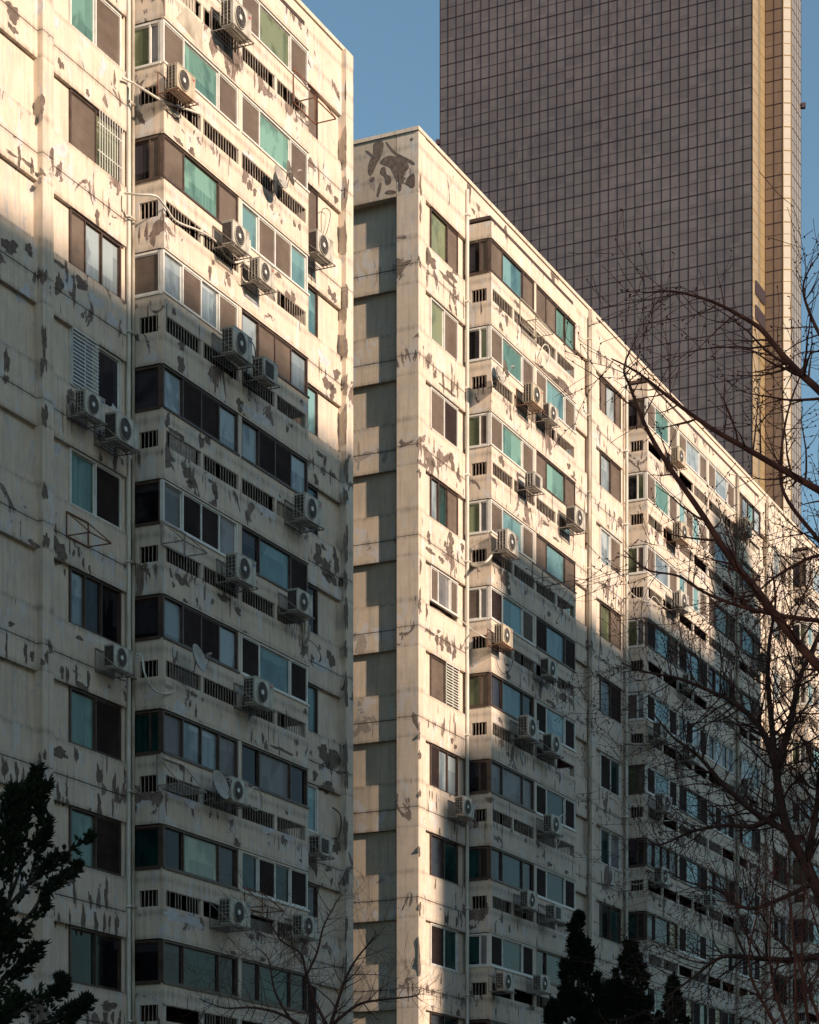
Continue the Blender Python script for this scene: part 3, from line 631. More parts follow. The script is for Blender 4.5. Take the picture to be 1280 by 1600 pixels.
M_tgrey = panel_glass('tower_grey_glass', (.24, .22, .20), (.30, .28, .26), .4, .3)
M_mul = rough_mat('tower_mullion', (.022, .008, .014), (.035, .015, .02), 1, .5)
M_mulg = rough_mat('tower_gold_mullion', (.20, .12, .04), (.26, .16, .06), 1, .5)
tw = thing('office_tower', 'very tall dark bronze glass office tower rising behind the apartment blocks', 'office tower', (0, 0, 0), 0)
FHT = 3.9
A = Vector(((1176 - CX) / F * 374, 374, 0))           # corner of the big dark face nearest to the camera
d1 = Vector((D1[0], D1[1], 0)); nv = Vector((N[0], N[1], 0))
Lf = 55.5; TWH = 249
pA = A; pB = A - nv * Lf; 
pts = [pB, pA]
c1_ = pA + d1 * 3.4; pts.append(c1_)
c2_ = c1_ + d1 * 1.2 - nv * .12; pts.append(c2_)
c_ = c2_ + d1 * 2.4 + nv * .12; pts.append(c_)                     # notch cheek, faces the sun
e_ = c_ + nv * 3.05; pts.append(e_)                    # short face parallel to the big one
g_ = e_ + Vector((1.45, .12, 0)); pts.append(g_)
h_ = g_ + d1 * 5.6; pts.append(h_)
pts += [h_ + d1 * 2 - nv * 4, pB + d1 * 30]
names = ['curtain_wall'] * 8
def tower_face(a, b, mg, mm, mod, name, thick=True):
    mb = MB(); mb.poly([a, b, b + Vector((0, 0, TWH)), a + Vector((0, 0, TWH))], mg)
    fo = mb.build(name, tw)
    t = (b - a); ln = t.length; t.normalize(); nrm = Vector((t.y, -t.x, 0)); mu = MB(); n = max(1, round(ln / mod))
    def bar(p, q, z0, z1, out):
        i = len(mu.v); k = mu.mi(mm); p0 = p - nrm * .02; q0 = q - nrm * .02; p1 = p + nrm * out; q1 = q + nrm * out
        for zz in (z0, z1): mu.v += [(p0.x, p0.y, zz), (q0.x, q0.y, zz), (q1.x, q1.y, zz), (p1.x, p1.y, zz)]
        for fq in ((0, 3, 2, 1), (4, 5, 6, 7), (0, 1, 5, 4), (1, 2, 6, 5), (2, 3, 7, 6), (3, 0, 4, 7)): mu.f.append(tuple(i + x for x in fq)); mu.m.append(k)
    for i in range(n + 1):
        c = a + t * (ln * i / n); hw = .06 if 0 < i < n else .12
        lo = 0 if i == 0 else -hw; hi = 0 if i == n else hw
        bar(c + t * lo, c + t * hi, 0, TWH, .045)
    z = 1.2
    while z < TWH - .3:
        bar(a, b, z, z + .18, .03); bar(a, b, z + 1.98, z + 2.08, .02); z += FHT
    mu.build('mullion_grid', fo)
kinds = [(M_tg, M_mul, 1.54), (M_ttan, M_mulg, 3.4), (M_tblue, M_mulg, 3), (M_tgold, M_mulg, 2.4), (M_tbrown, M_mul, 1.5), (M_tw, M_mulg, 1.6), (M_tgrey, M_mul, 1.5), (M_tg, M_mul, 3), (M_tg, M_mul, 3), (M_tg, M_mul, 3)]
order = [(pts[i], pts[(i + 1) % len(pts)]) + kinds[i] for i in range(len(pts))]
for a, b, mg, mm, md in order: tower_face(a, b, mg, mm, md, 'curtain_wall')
rf = MB(); rf.poly([p + Vector((0, 0, TWH)) for p in pts], M_mul); rf.build('roof', tw)
lv = MB()                                             # two dark louvred plant openings in the gold cheek
for zz in (0, 1):
    zt = EYE + (HY - (445 + zz * 38)) / F * 377
    for k in range(14): lv.tube([pA + d1 * (1.5 + k * .38) + nv * .14 + Vector((0, 0, zt)), pA + d1 * (1.5 + k * .38) + nv * .14 + Vector((0, 0, zt - 2.2))], .15, M_mul, 4)
lv.build('plant_louvre', tw)
wlp = MB()
for q, zz in ((pB - nv * .4, 194.6), (h_ + nv * .4, 194)): wlp.box(q.x - .35, q.x + .35, q.y - .35, q.y + .35, zz, zz + .8, M_mul)
wlp.build('warning_light', tw)

# ================================================================== blocks across the courtyard (they stand outside the frame and shade the lower storeys)
VD = 62.0; rise = VD / math.cos(PHI) * math.tan(ELV); slip = -math.tan(PHI) * VD
M_opp = rough_mat('opposite_wall', (.11, .075, .06), (.15, .11, .085), .8, .85)
M_oppw = rough_mat('opposite_glass', (.05, .07, .08), (.12, .15, .17), .5, .15)
def opposite(u0, u1, steps, label):
    base = W(u0 + slip, VD, 0); t = thing('apartment_building', label, 'apartment building', base, TH, None)
    mb = MB(); wn = MB(); h0 = 0
    for a, b, zsh in steps:
        h = zsh + rise; mb.box(a - u0, b - u0, -14, 0, 0, h, M_opp)
        k = 0
        z = 1.2
        while z < h - 2.0:
            x = a - u0 + .7
            while x + 1.8 < b - u0: wn.box(x, x + 1.8, -.05, .04, z, z + 1.4, M_oppw); x += 2.9
            z += 2.8
    mb.build('wall', t); o = wn.build('window', t); o['kind'] = 'stuff'
    return t
opposite(-52, .35, [(-52, .35, 24.0)], 'tall apartment slab across the courtyard shading the lower half of the near block')
opposite(5.9, 75, [(5.9, 7.2, 15.8), (7.2, 9.0, 17.6), (9.0, 22.0, 24.0), (22.0, 30.2, 25.2), (30.2, 34.8, 31.0), (34.8, 75, 24.0)], 'stepped apartment slab across the courtyard with a raised lift tower, shading the middle block')

# ================================================================== ground
M_gr = rough_mat('ground_soil', (.03, .026, .02), (.06, .052, .04), .6, .95)
M_as = rough_mat('asphalt', (.04, .04, .042), (.065, .065, .066), 1.5, .9)
g = MB(); g.poly([(-3000, -3000, 0), (3000, -3000, 0), (3000, 3000, 0), (-3000, 3000, 0)], M_gr); o = g.build('ground'); o['kind'] = 'structure'
g = MB(); q = [W(-60, 8, .004), W(90, 8, .004), W(90, 15, .004), W(-60, 15, .004)]; g.poly(q, M_as); o = g.build('road'); o['kind'] = 'structure'
# ------------------------------------------------------------------ air conditioners
def oval(mb, cx, cz, a, b, y, mat, n=16):
    mb.poly([(cx + a * math.cos(2 * math.pi * i / n), y, cz + b * math.sin(2 * math.pi * i / n)) for i in range(n)], mat)
def ac_proto(w, h, mat, badge, guard=True, square=False):
    """local: x along the wall, y into the wall (wall at y=0), origin at the bottom centre on the wall"""
    o = bpy.data.objects.new('air_conditioner', None); COL.objects.link(o)
    y0, y1 = -.56, -.24; b = MB(); x0, x1 = -w / 2, w / 2
    b.box(x0, x1, y0, y1 - .02, .03, h, mat); b.box(x0 - .008, x1 + .008, y0 - .008, y1, h, h + .018, mat)
    b.box(x0 + .05, x0 + .11, y0 + .02, y1 - .05, 0, .03, mat); b.box(x1 - .11, x1 - .05, y0 + .02, y1 - .05, 0, .03, mat)
    b.box(x1 - .16, x1 - .155, y0 - .003, y0, .04, h - .01, M_acgrille)
    b.box(x1, x1 + .03, y0 + .08, y0 + .26, .1, .26, mat)
    if badge: oval(b, x1 - .08, h - .08, .05, .022, y0 - .004, badge)
    b.build('casing', o)
    f = MB(); fr = min(.235, h / 2 - .05); fx = x0 + fr + .06; fz = h / 2 + .015
    if square: f.box(x0 + .05, x1 - .2, y0 - .005, y0, .07, h - .05, M_acdark)
    else: f.disc((fx, fz), fr, y0 - .006, y0, M_acdark, 28)
    for k in range(1, 6):
        if square: f.box(x0 + .05, x1 - .2, y0 - .02, y0 - .012, .07 + k * (h - .12) / 6, .078 + k * (h - .12) / 6, M_acgrille)
        else: f.ring((fx, fz), fr * k / 5, .006 if k < 5 else .012, y0 - .018, M_acgrille if k < 5 else mat, 26)
    for k in range(12):
        a = 2 * math.pi * k / 12
        if not square: f.tube([(fx + .05 * math.cos(a), y0 - .02, fz + .05 * math.sin(a)), (fx + fr * math.cos(a), y0 - .014, fz + fr * math.sin(a))], .004, M_acgrille, 3, False)
    if not square: f.disc((fx, fz), .055, y0 - .03, y0 - .012, M_hub, 16)
    f.build('fan_guard', o)
    s = MB(); s.box(x0 - .006, x0, y0 + .04, y1 - .03, .06, h - .03, M_acdark)
    if guard:
        k = .09
        while k < h - .03: s.tube([(x0 - .03, y0 + .03, k), (x0 - .03, y1 + .02, k)], .005, mat, 3); k += .085
        for q in (y0 + .04, y0 + .13, y0 + .22, y1 - .01): s.tube([(x0 - .03, q, .05), (x0 - .03, q, h - .02)], .005, mat, 3)
    s.build('side_grille', o)
    return o
def rack_mesh(mb, w, h, mat, r=.014, y0=-.62, slats=True):
    x0, x1 = -w / 2, w / 2
    for x in (x0, x1):
        mb.tube([(x, -.02, -.05), (x, -.02, h * .95)], r, mat, 4); mb.tube([(x, -.02, -.02), (x, y0, -.02)], r, mat, 4); mb.tube([(x, -.02, h * .92), (x, y0, -.01)], r * .9, mat, 4)
    mb.tube([(x0, y0, -.02), (x1, y0, -.02)], r, mat, 4); mb.tube([(x0, -.02, h * .94), (x1, -.02, h * .94)], r, mat, 4)
    mb.tube([(x0, -.02, -.02), (x1, -.02, -.02)], r, mat, 4)
    if slats:
        k = -.12
        while k > y0 + .04: mb.tube([(x0, k, -.02), (x1, k, -.02)], r * .7, mat, 4); k -= .1
protos = []
for args, rm in (((.82, .58, M_ac, M_logo), M_galv), ((.80, .56, M_ac, None, False), M_galv), ((.84, .62, M_ac_old, M_logor), M_rust), ((.62, .46, M_ac, None, True, True), M_galv), ((.82, .60, M_ac, M_logor, True), M_galv)):
    o = ac_proto(*args); mb = MB(); rack_mesh(mb, args[0] + .02, .55, rm); mb.build('wall_bracket', o); protos.append(o)
used = [False] * len(protos)
ordn = ['top', 'second', 'third', 'fourth', 'fifth', 'sixth', 'seventh', 'eighth', 'ninth', 'tenth', 'eleventh']
def row_at(z): return max(-1, min(9, round((Tz(-1) - .9 - z) / FH) - 1))
def add_ac(px, py, v, k, text, s=1.0):
    u, z = at(px, py, v + .40); loc = W(u, v, z - .30 * s)
    if used[k]: o = copy_tree(protos[k])
    else: o = protos[k]; used[k] = True
    o.location = loc; o.rotation_euler = (0, 0, TH + RG.uniform(-.02, .02)); o.scale = (s, s, s)
    o['label'] = text; o['category'] = 'air conditioner'; o['group'] = 'air conditioners hung on the facades'
ACS = [  # photo position, wall depth, type, label
 (284,133,P,2,'air conditioner with open dark side at the bay corner near the top left'),
 (367,35,P,4,'topmost air conditioner on the near block, close to the upper edge of the photo'),
 (368,373,P,1,'air conditioner with white hose below, higher of the third row pair'),
 (411,430,P,4,'caged air conditioner lower and right of the white hose one'),
 (498,388,0,1,'small unit on the sunny flat wall at the right end of the near block'),
 (368,542,P,0,'air conditioner with a caged side, higher of the two at the edge of the sunlight'),
 (412,578,P,3,'small square fronted unit right of the caged one at the edge of the sunlight'),
 (143,636,0,0,'higher of two air conditioners under the louvred window at the left'),
 (187,675,0,1,'lower of two air conditioners by the downpipes, dark open side, at the left'),
 (479,800,P,4,'air conditioner with tall bracket at the right end of the shaded balcony bay'),
 (375,893,P,0,'caged air conditioner with blue badge in the middle of the near bay'),
 (469,943,P,1,'air conditioner with dark open side beside the long pale window and hanging hose'),
 (402,1086,P,4,'caged air conditioner with red badge under the white framed window of the near bay'),
 (186,1030,0,1,'single clean white air conditioner beside the downpipes on the left wall'),
 (368,1238,P,4,'air conditioner beside a grey dish on the near bay, coiled cable at its right'),
 (500,1320,0,3,'small low unit by the right corner of the near block above bare branches'),
 (365,1428,P,0,'air conditioner with brownish front low on the near bay'),
 (478,1449,P,0,'lowest air conditioner on the near block, half behind bare twigs'),
 (833,622,P,2,'left of two touching sunlit air conditioners high on the middle block'),
 (861,648,P,1,'right of two touching sunlit air conditioners high on the middle block'),
 (833,752,P,3,'small sunlit unit under the third balcony row of the middle block'),
 (898,812,P,1,'sunlit air conditioner at the right end of the first bay of the middle block'),
 (792,851,P,4,'caged air conditioner at the left corner of the bay on the shadow edge'),
 (788,996,P,2,'yellowed air conditioner under a small lid at the bay corner of the middle block'),
 (858,1046,P,1,'shaded air conditioner with dark open side and cables below, middle block'),
 (824,1140,P,4,'left of two shaded air conditioners below the sixth balcony row'),
 (862,1165,P,1,'right of two shaded air conditioners, above a little white vent window'),
 (727,1263,0,4,'air conditioner on the flat wall beside the downpipe of the middle block'),
 (864,1290,P,0,'caged air conditioner under a white framed window with a looped cable, middle block'),
 (828,1408,P,4,'left of two low air conditioners on the middle block'),
 (865,1425,P,3,'right of two low air conditioners, square and turned away'),
 (790,1535,P,0,'air conditioner low at the bay corner beside a white cover'),
 (848,1538,P,0,'lowest air conditioner on the middle block, at the conifer tip'),
 (1061,716,P,2,'highest air conditioner behind the branches, in sun'),
 (1063,836,P,2,'second highest sunlit air conditioner behind the branches'),
 (1062,942,P,0,'third sunlit air conditioner down behind the branches, above the shadow'),
 (1078,1068,P,0,'shaded air conditioner with loop of cable behind thin twigs'),
 (1032,1145,P,1,'air conditioner with a pale pipe at the corner of the second bay'),
 (1078,1178,P,0,'air conditioner right of and below the pale pipe one on the second bay'),
 (1036,1257,P,0,'air conditioner beneath the bright blue window of the second bay'),
 (1034,1370,P,0,'air conditioner on the second bay beside the loose cable from the downpipe'),
 (1109,1406,P,3,'small unit standing alone in the middle of the second bay'),
 (1165,826,P,2,'air conditioner near the roof at the far end of the second bay'),
 (1167,1232,P,0,'air conditioner far along the second bay, behind the dark trunk'),
 (1166,1443,P,0,'low air conditioner right of the long downpipe on the second bay'),
 (1193,1038,P,2,'dark rusty air conditioner catching the sun far right behind branches')]
for a in ACS: add_ac(*a[:3], a[3], a[4], s=1.0 + .09 * math.sin(a[0] * 1.7 + a[1] * .9))
for i, u_ in enumerate(used):
    if not u_:
        for c in [q for q in bpy.data.objects if q.parent == protos[i]]: bpy.data.objects.remove(c)
        bpy.data.objects.remove(protos[i])
# ------------------------------------------------------------------ empty racks, dishes, hoses
def rack(px, py, v, mat, text, w=.86, h=.55, slats=False):
    u, z = at(px, py, v + .3); o = thing('wall_rack', text, 'bracket', W(u, v, z), TH, 'empty equipment racks on the facades'); mb = MB()
    rack_mesh(mb, w, h, mat, .017, slats=slats); f = mb.build('frame', o)
rack(138, 842, 0, M_rust, 'empty rusty steel rack under the teal window on the left wall')
rack(287, 856, P, M_galv, 'empty grey steel rack at the bay corner, fifth balcony row', 1.05)
rack(491, 172, P, M_rust, 'large empty rusty rack high at the right end of the near bay', 1.2, .9, False)
rack(283, 1232, P, M_galv, 'empty rack lying low against the slots at the bay corner', 1.2, .7, True)
rack(412, 1420, P, M_rust, 'empty dark rack right of the brownish air conditioner', .9, .5)
rack(838, 512, P, M_pipe2, 'long empty sunlit rack below the top row of the middle block', 1.3, .8, True)
rack(853, 908, P, M_galv, 'empty grey rack under the pale blue window of the middle block')
def dish(px, py, v, r, text, yaw=-.6):
    u, z = at(px, py, v + .45); o = thing('satellite_dish', text, 'satellite dish', W(u, v, z - .3), TH, 'satellite dishes on the balconies')
    mb = MB(); c = Vector((0, -.45, .3)); ax = Vector((math.sin(yaw), -math.cos(yaw), .28)).normalized(); a = ax.orthogonal().normalized(); b = ax.cross(a); k = mb.mi(M_dish); rings = 6; n = 20
    i0 = len(mb.v)
    for side in (0, 1):
        for j in range(rings + 1):
            rr = r * j / rings; dp = .28 * (rr / r) ** 2 * r + side * .012
            for q in range(n):
                an = 2 * math.pi * q / n; mb.v.append(tuple(c + ax * (dp - .1) + (a * math.cos(an) + b * math.sin(an)) * rr))
        bs = i0 + side * (rings + 1) * n
        for j in range(rings):
            for q in range(n): q2 = (q + 1) % n; mb.f.append((bs + j * n + q, bs + j * n + q2, bs + (j + 1) * n + q2, bs + (j + 1) * n + q)); mb.m.append(k)
    mb.build('reflector', o, True)
    am = MB(); am.tube([(0, 0, -.05), (0, -.3, 0), tuple(c - ax * .1)], .018, M_galv, 6); tip = c + ax * (r * .9)
    am.tube([tuple(c + b * r * .9 + ax * .0), tuple(tip)], .01, M_galv, 4); am.tube([tuple(tip), tuple(tip + ax * -.1)], .03, M_dish, 8); am.build('mount_arm', o)
dish(440, 276, P, .30, 'left of the two grey dishes high on the near bay', .0); dish(455, 270, P, .30, 'right of the two dishes high on the near bay', .5)
dish(312, 1028, P, .34, 'tilted grey dish on the near bay over the slots, sixth balcony row', .1); dish(345, 1226, P, .36, 'grey dish left of the coiled cable air conditioner', .0)
dish(783, 585, P, .27, 'left dish on the second balcony row of the middle block', .0); dish(792, 575, P, .27, 'right dish on the second balcony row of the middle block', .45)
def hose(pts, v, r, mat, name, text, sag=0.0):
    out = []
    for p in pts:
        vv = p[2] if len(p) > 2 else v; u, z = at(p[0], p[1], vv); out.append(W(u, vv, z))
    q = []
    n = len(out)
    for i in range(n - 1):
        p0, p1, p2, p3 = out[max(i - 1, 0)], out[i], out[i + 1], out[min(i + 2, n - 1)]
        for k in range(6):
            t = k / 6; q.append(.5 * ((2 * p1) + (p2 - p0) * t + (2 * p0 - 5 * p1 + 4 * p2 - p3) * t * t + (3 * p1 - p0 - 3 * p2 + p3) * t ** 3))
    q.append(out[-1]); mb = MB(); mb.tube(q, r, mat, 6); o = mb.build(name, None, True); o['label'] = text; o['category'] = name.replace('_', ' ')
Q = P + .06
hose([(192, 122, .1), (205, 128, .12), (225, 140, .5), (255, 158, Q), (285, 168, Q), (312, 178, Q)], Q, .028, M_cable, 'hose', 'thick white pipe running from the downpipes round to the highest corner air conditioner')
hose([(255, 160), (268, 175), (283, 184), (278, 170), (300, 172)], Q, .016, M_cable, 'hose', 'thin looped hose under the highest corner air conditioner')
hose([(195, 302, .1), (215, 304, .5), (243, 306, Q), (258, 322), (275, 345), (310, 360), (335, 375), (352, 398), (368, 410), (388, 400), (390, 375)], Q, .026, M_cable, 'hose', 'long white pipe sagging from the downpipes along the third slot row')
hose([(378, 432), (384, 440), (398, 436), (400, 418), (392, 408), (382, 410)], Q + .1, .016, M_cable, 'hose', 'coil of white hose left of the caged unit on the near block')
hose([(391, 530, Q + .3), (398, 545, Q + .3), (400, 575), (392, 598), (380, 602), (388, 570)], Q, .014, M_cabled, 'cable', 'black looped cable between the two units at the edge of the sunlight')
hose([(213, 1022, .4), (222, 1028, .6), (226, 1052, Q), (240, 1078, Q), (262, 1084, Q), (272, 1076, Q), (260, 1068, Q)], Q, .022, M_cable, 'hose', 'white hose hanging in a loop at the bay corner beside the single white air conditioner')
hose([(473, 973), (474, 990), (476, 1010), (482, 1000), (484, 978)], Q, .026, M_pipe2, 'hose', 'short brown drain hose hanging under a unit on the near bay')
hose([(484, 1000, Q), (496, 1012, .6), (501, 1026, .2), (498, 1035, .05)], Q, .010, M_cabled, 'cable', 'thin black cable curving off the bay near the right corner of the near block')
hose([(385, 1240, Q + .45), (398, 1230, Q + .4), (409, 1245, Q + .3), (408, 1262), (398, 1266), (390, 1256)], Q, .014, M_cable, 'hose', 'coiled pale hose at the right of the dish side air conditioner')
hose([(520, 1262, .02), (531, 1272, .05), (533, 1290, .05), (529, 1310, .03)], .03, .018, M_cabled, 'cable', 'dark cable bulging off the right corner pier of the near block')
hose([(193, 672, .3), (190, 700, .1), (198, 722, .1), (206, 712, .1), (200, 700, .1)], .1, .012, M_cable, 'cable', 'small coil of cable under the lower left air conditioner')
hose([(503, 380, .1), (502, 335, .05), (508, 325, .05), (516, 332, .05), (514, 350, .05), (508, 370, .05)], .05, .010, M_cabled, 'cable', 'thin cable loop on the sunny flat wall above the small unit')
hose([(846, 545), (852, 538), (858, 545), (858, 562), (848, 572), (842, 560), (846, 548)], Q, .02, M_cable, 'hose', 'round loop of pale hose high on the middle block under the long rack')
hose([(736, 882, .1), (748, 884, .5), (762, 876, Q), (772, 862, Q), (781, 854, Q + .1)], Q, .04, M_cable, 'hose', 'short fat pale duct running up to the caged corner unit on the middle block')
hose([(722, 970, .1), (735, 982, .1), (750, 992, .6), (772, 1002, Q)], Q, .02, M_cable, 'hose', 'pale pipe slanting from the downpipe to the yellowed corner unit')
hose([(776, 1020), (778, 1040), (788, 1053), (798, 1045), (803, 1022)], Q, .010, M_cabled, 'cable', 'thin cable hanging in a loop below the yellowed corner unit')
hose([(738, 1262, .4), (744, 1270, .3), (743, 1282, .15), (738, 1278, .1)], .2, .016, M_cable, 'hose', 'short white hose at the right of the flat wall unit on the middle block')
hose([(873, 1278, Q + .3), (882, 1272, Q + .3), (883, 1285, Q + .2), (872, 1320), (866, 1312)], Q, .014, M_cable, 'hose', 'looped cable above the caged unit under the white framed window')
hose([(974, 1160, .1), (990, 1163, .4), (1010, 1163, Q), (1020, 1160, Q)], Q, .05, M_pipe2, 'hose', 'pale horizontal pipe at the corner of the second bay')
hose([(978, 1378, .1), (992, 1382, .5), (1008, 1378, Q), (1018, 1368, Q)], Q, .014, M_cable, 'cable', 'loose pale cable from the downpipe to the second bay')
hose([(978, 1280, .1), (1000, 1286, .6), (1030, 1284, Q), (1060, 1280, Q)], Q, .022, M_pipe2, 'hose', 'long pale pipe under the bright blue window of the second bay')
hose([(976, 908, .1), (990, 930, .5), (1012, 940, Q), (1022, 932), (1034, 945), (1050, 955)], Q, .016, M_cable, 'cable', 'wavy pale cable round the corner of the second bay in sun')

# ================================================================== trees
M_bark = rough_mat('bare_bark', (.045, .017, .012), (.11, .045, .030), 6, .9)  # slight red of the sun flare mixed into the bark colour
M_bark2 = rough_mat('glow_reddened_bark', (.11, .028, .016), (.27, .075, .04), 5, .85)  # orange glow round the limbs painted in as redder, brighter bark
def spline(pts, rad, k=5):
    q, rr = [], []; n = len(pts)
    for i in range(n - 1):
        p0, p1, p2, p3 = pts[max(i - 1, 0)], pts[i], pts[i + 1], pts[min(i + 2, n - 1)]
        for j in range(k):
            t = j / k; q.append(.5 * ((2 * p1) + (p2 - p0) * t + (2 * p0 - 5 * p1 + 4 * p2 - p3) * t * t + (3 * p1 - p0 - 3 * p2 + p3) * t ** 3)); rr.append(rad[i] * (1 - t) + rad[i + 1] * t)
    q.append(pts[-1]); rr.append(rad[-1]); return q, rr
def twig(mb, rng, p, d, ln, r, depth, mat, up=.25, spur=True, seg=.11, kids=.55):
    n = max(3, int(ln / seg)); pts = [p.copy()]; rr = [r]; d = d.normalized()
    for i in range(n):
        d = (d + Vector((rng.uniform(-1, 1), rng.uniform(-1, 1), rng.uniform(-1, 1))) * .17 + Vector((0, 0, up * .12))).normalized()
        p = p + d * seg; pts.append(p.copy()); rr.append(max(.0028, r * (1 - .8 * (i + 1) / n)))
        if spur and rng.random() < .45 and r < .03:
            s = Vector((rng.uniform(-1, 1), rng.uniform(-1, 1), rng.uniform(-1, 1))).normalized()
            mb.tube([p, p + s * rng.uniform(.015, .032)], [.0065, .0075], mat, 3)
        if depth > 0 and i > 0 and rng.random() < kids:
            s = d.orthogonal().normalized(); s.rotate(__import__('mathutils').Quaternion(d, rng.uniform(0, 6.28)))
            twig(mb, rng, p, d * .75 + s * rng.uniform(.5, 1.0), ln * rng.uniform(.3, .6), rr[-1] * .65, depth - 1, mat, up, spur, seg, kids * .8)
    mb.tube(pts, rr, mat, 4 if r < .02 else 6, False)
def limb(mb, rng, path, Y, r0, r1, mat, n_tw, tl, depth=1, wob=0.0, up=.25, spur=True, kids=.5, flip=None):
    """path in photo pixels, Y the distance from the camera"""
    n = len(path); pts = []
    for i, q in enumerate(path):
        y = Y + (q[2] if len(q) > 2 else 0) ; pts.append(ray(q[0], q[1], y))
    rad = [r0 + (r1 - r0) * i / (n - 1) for i in range(n)]
    q, rr = spline(pts, rad); mb.tube(q, rr, mat, 8 if r0 > .03 else 6, True)
    for _ in range(n_tw):
        i = min(len(q) - 2, int(len(q) * (rng.random() ** .8))); p = q[i]; t = (q[i + 1] - q[i]).normalized()
        s = Vector((rng.uniform(-1, 1), rng.uniform(-1.0, 1.0), rng.uniform(-.9, 1.1))).normalized()
        s = (s - t * s.dot(t)).normalized()
        twig(mb, rng, p, t * rng.uniform(.2, .9) + s, tl * rng.uniform(.4, 1.1), min(rr[i] * .45, .016), depth, mat, up, spur, kids=kids)
    return q
# T1: the tree whose limbs cross the tower and the roofline from the right
def gtree(name, label, base_px, Y, trunk_top, limbs, mat, r=.2):
    t = thing(name, label, 'tree', (0, 0, 0), 0, None)
    b = ray(base_px, HY, Y); t.location = (b.x, b.y, 0); off = Vector((b.x, b.y, 0))
    tr = MB(); top = ray(trunk_top[0], trunk_top[1], Y)
    mid = Vector((b.x * .7 + top.x * .3 + .1, Y, top.z * .45))
    q, rr = spline([Vector((b.x, b.y, -.05)), mid, top], [r, r * .7, r * .3]); tr.tube([p - off for p in q], rr, mat, 10)
    tr.build('trunk', t, True)
    for mb in limbs:
        mb.v = [tuple(Vector(v) - off) for v in mb.v]
        mb.build('branch', t, True)
    return t
rg = random.Random(5); Y1 = 22
l = []
mb = MB(); limb(mb, rg, [(1420,860),(1340,800),(1280,766),(1225,735),(1165,700),(1110,668),(1060,632),(1010,592),(985,575),(955,560)], Y1, .042, .006, M_bark2, 30, .9); l.append(mb)
mb = MB(); limb(mb, rg, [(1440,760),(1350,680),(1280,610),(1245,578),(1215,545),(1190,515),(1160,495),(1110,470),(1050,455),(1005,458)], Y1 - 1, .042, .006, M_bark2, 28, .95); l.append(mb)
mb = MB(); limb(mb, rg, [(1420,1180),(1340,1100),(1280,1042),(1230,985),(1185,925),(1140,870),(1095,800),(1045,728),(1010,668),(985,605),(975,578),(985,545)], Y1 + 1, .055, .006, M_bark2, 34, .95); l.append(mb)
mb = MB(); limb(mb, rg, [(1400,940),(1330,910),(1280,845),(1225,770),(1222,700),(1235,630),(1262,560)], Y1 + 2, .03, .006, M_bark2, 30, .9); l.append(mb)
mb = MB(); limb(mb, rg, [(1380,700),(1330,640),(1300,560),(1270,500),(1255,450),(1270,410)], Y1, .03, .006, M_bark2, 24, 1.0); l.append(mb)
mb = MB(); limb(mb, rg, [(1400,1010),(1330,975),(1280,970),(1210,960),(1150,945),(1100,925),(1060,900),(1010,890),(975,860)], Y1 + 1, .03, .005, M_bark2, 34, 1.0); l.append(mb)
mb = MB(); limb(mb, rg, [(1400,900),(1320,880),(1280,868),(1230,890),(1195,915),(1160,950)], Y1 + 2, .028, .006, M_bark2, 26, .9); l.append(mb)
gtree('bare_tree', 'bare spiky tree whose long glow-reddened limbs cross the tower from the right', 1500, Y1, (1434, 520), l, M_bark2, .22)
# T2: the dark leaning tree in front of the second bay
Y2 = 33; l = []
mb = MB(); limb(mb, rg, [(1290,1420),(1262,1355),(1232,1300),(1218,1240),(1210,1180),(1206,1130),(1200,1060),(1203,1000),(1212,940),(1205,880)], Y2, .085, .009, M_bark, 36, 1.7, 2); l.append(mb)
mb = MB(); limb(mb, rg, [(1212,1200),(1190,1140),(1150,1100),(1110,1080),(1060,1060),(1010,1050),(970,1035)], Y2, .05, .008, M_bark, 46, 1.3, 2); l.append(mb)
mb = MB(); limb(mb, rg, [(1232,1300),(1180,1270),(1130,1225),(1090,1180),(1050,1150),(1010,1100)], Y2, .05, .008, M_bark, 46, 1.3, 2); l.append(mb)
mb = MB(); limb(mb, rg, [(1225,1262),(1180,1290),(1130,1290),(1080,1300),(1030,1320),(985,1310)], Y2, .04, .006, M_bark, 40, 1.3, 1); l.append(mb)
mb = MB(); limb(mb, rg, [(1270,1380),(1230,1400),(1170,1420),(1120,1390),(1080,1380),(1040,1360)], Y2, .04, .006, M_bark, 36, 1.3, 1); l.append(mb)
mb = MB(); limb(mb, rg, [(1215,1200),(1235,1130),(1250,1060),(1280,990),(1300,930)], Y2, .06, .01, M_bark, 50, 1.7, 2); l.append(mb)
mb = MB(); limb(mb, rg, [(1300,1490),(1240,1500),(1190,1498),(1130,1495),(1080,1530),(1040,1560)], Y2 - 3, .05, .008, M_bark, 50, 1.5, 2); l.append(mb)
mb = MB(); limb(mb, rg, [(1260,1350),(1275,1270),(1285,1180),(1300,1090)], Y2, .06, .01, M_bark, 44, 1.7, 2); l.append(mb)
gtree('bare_tree', 'dark bare tree with a leaning trunk and dense twigs at lower right', 1375, Y2, (1290, 1420), l, M_bark, .3)
# T3: thicket at the lower right corner, its red glow painted into the bark
Y3 = 28; l = []
mb = MB()
for k in range(7):
    x = 1190 + k * 18; limb(mb, rg, [(1260 + k * 8, 1700), (x + 20, 1600), (x + rg.uniform(-20, 20), 1500), (x + rg.uniform(-40, 30), 1400 - rg.uniform(0, 60))], Y3 + rg.uniform(-1, 1), .03, .006, M_bark2, 26, .9, 2, spur=False)
l.append(mb)
gtree('bare_tree', 'glow-reddened thicket of fine twigs in the lower right corner', 1300, Y3, (1285, 1690), l, M_bark2, .12)
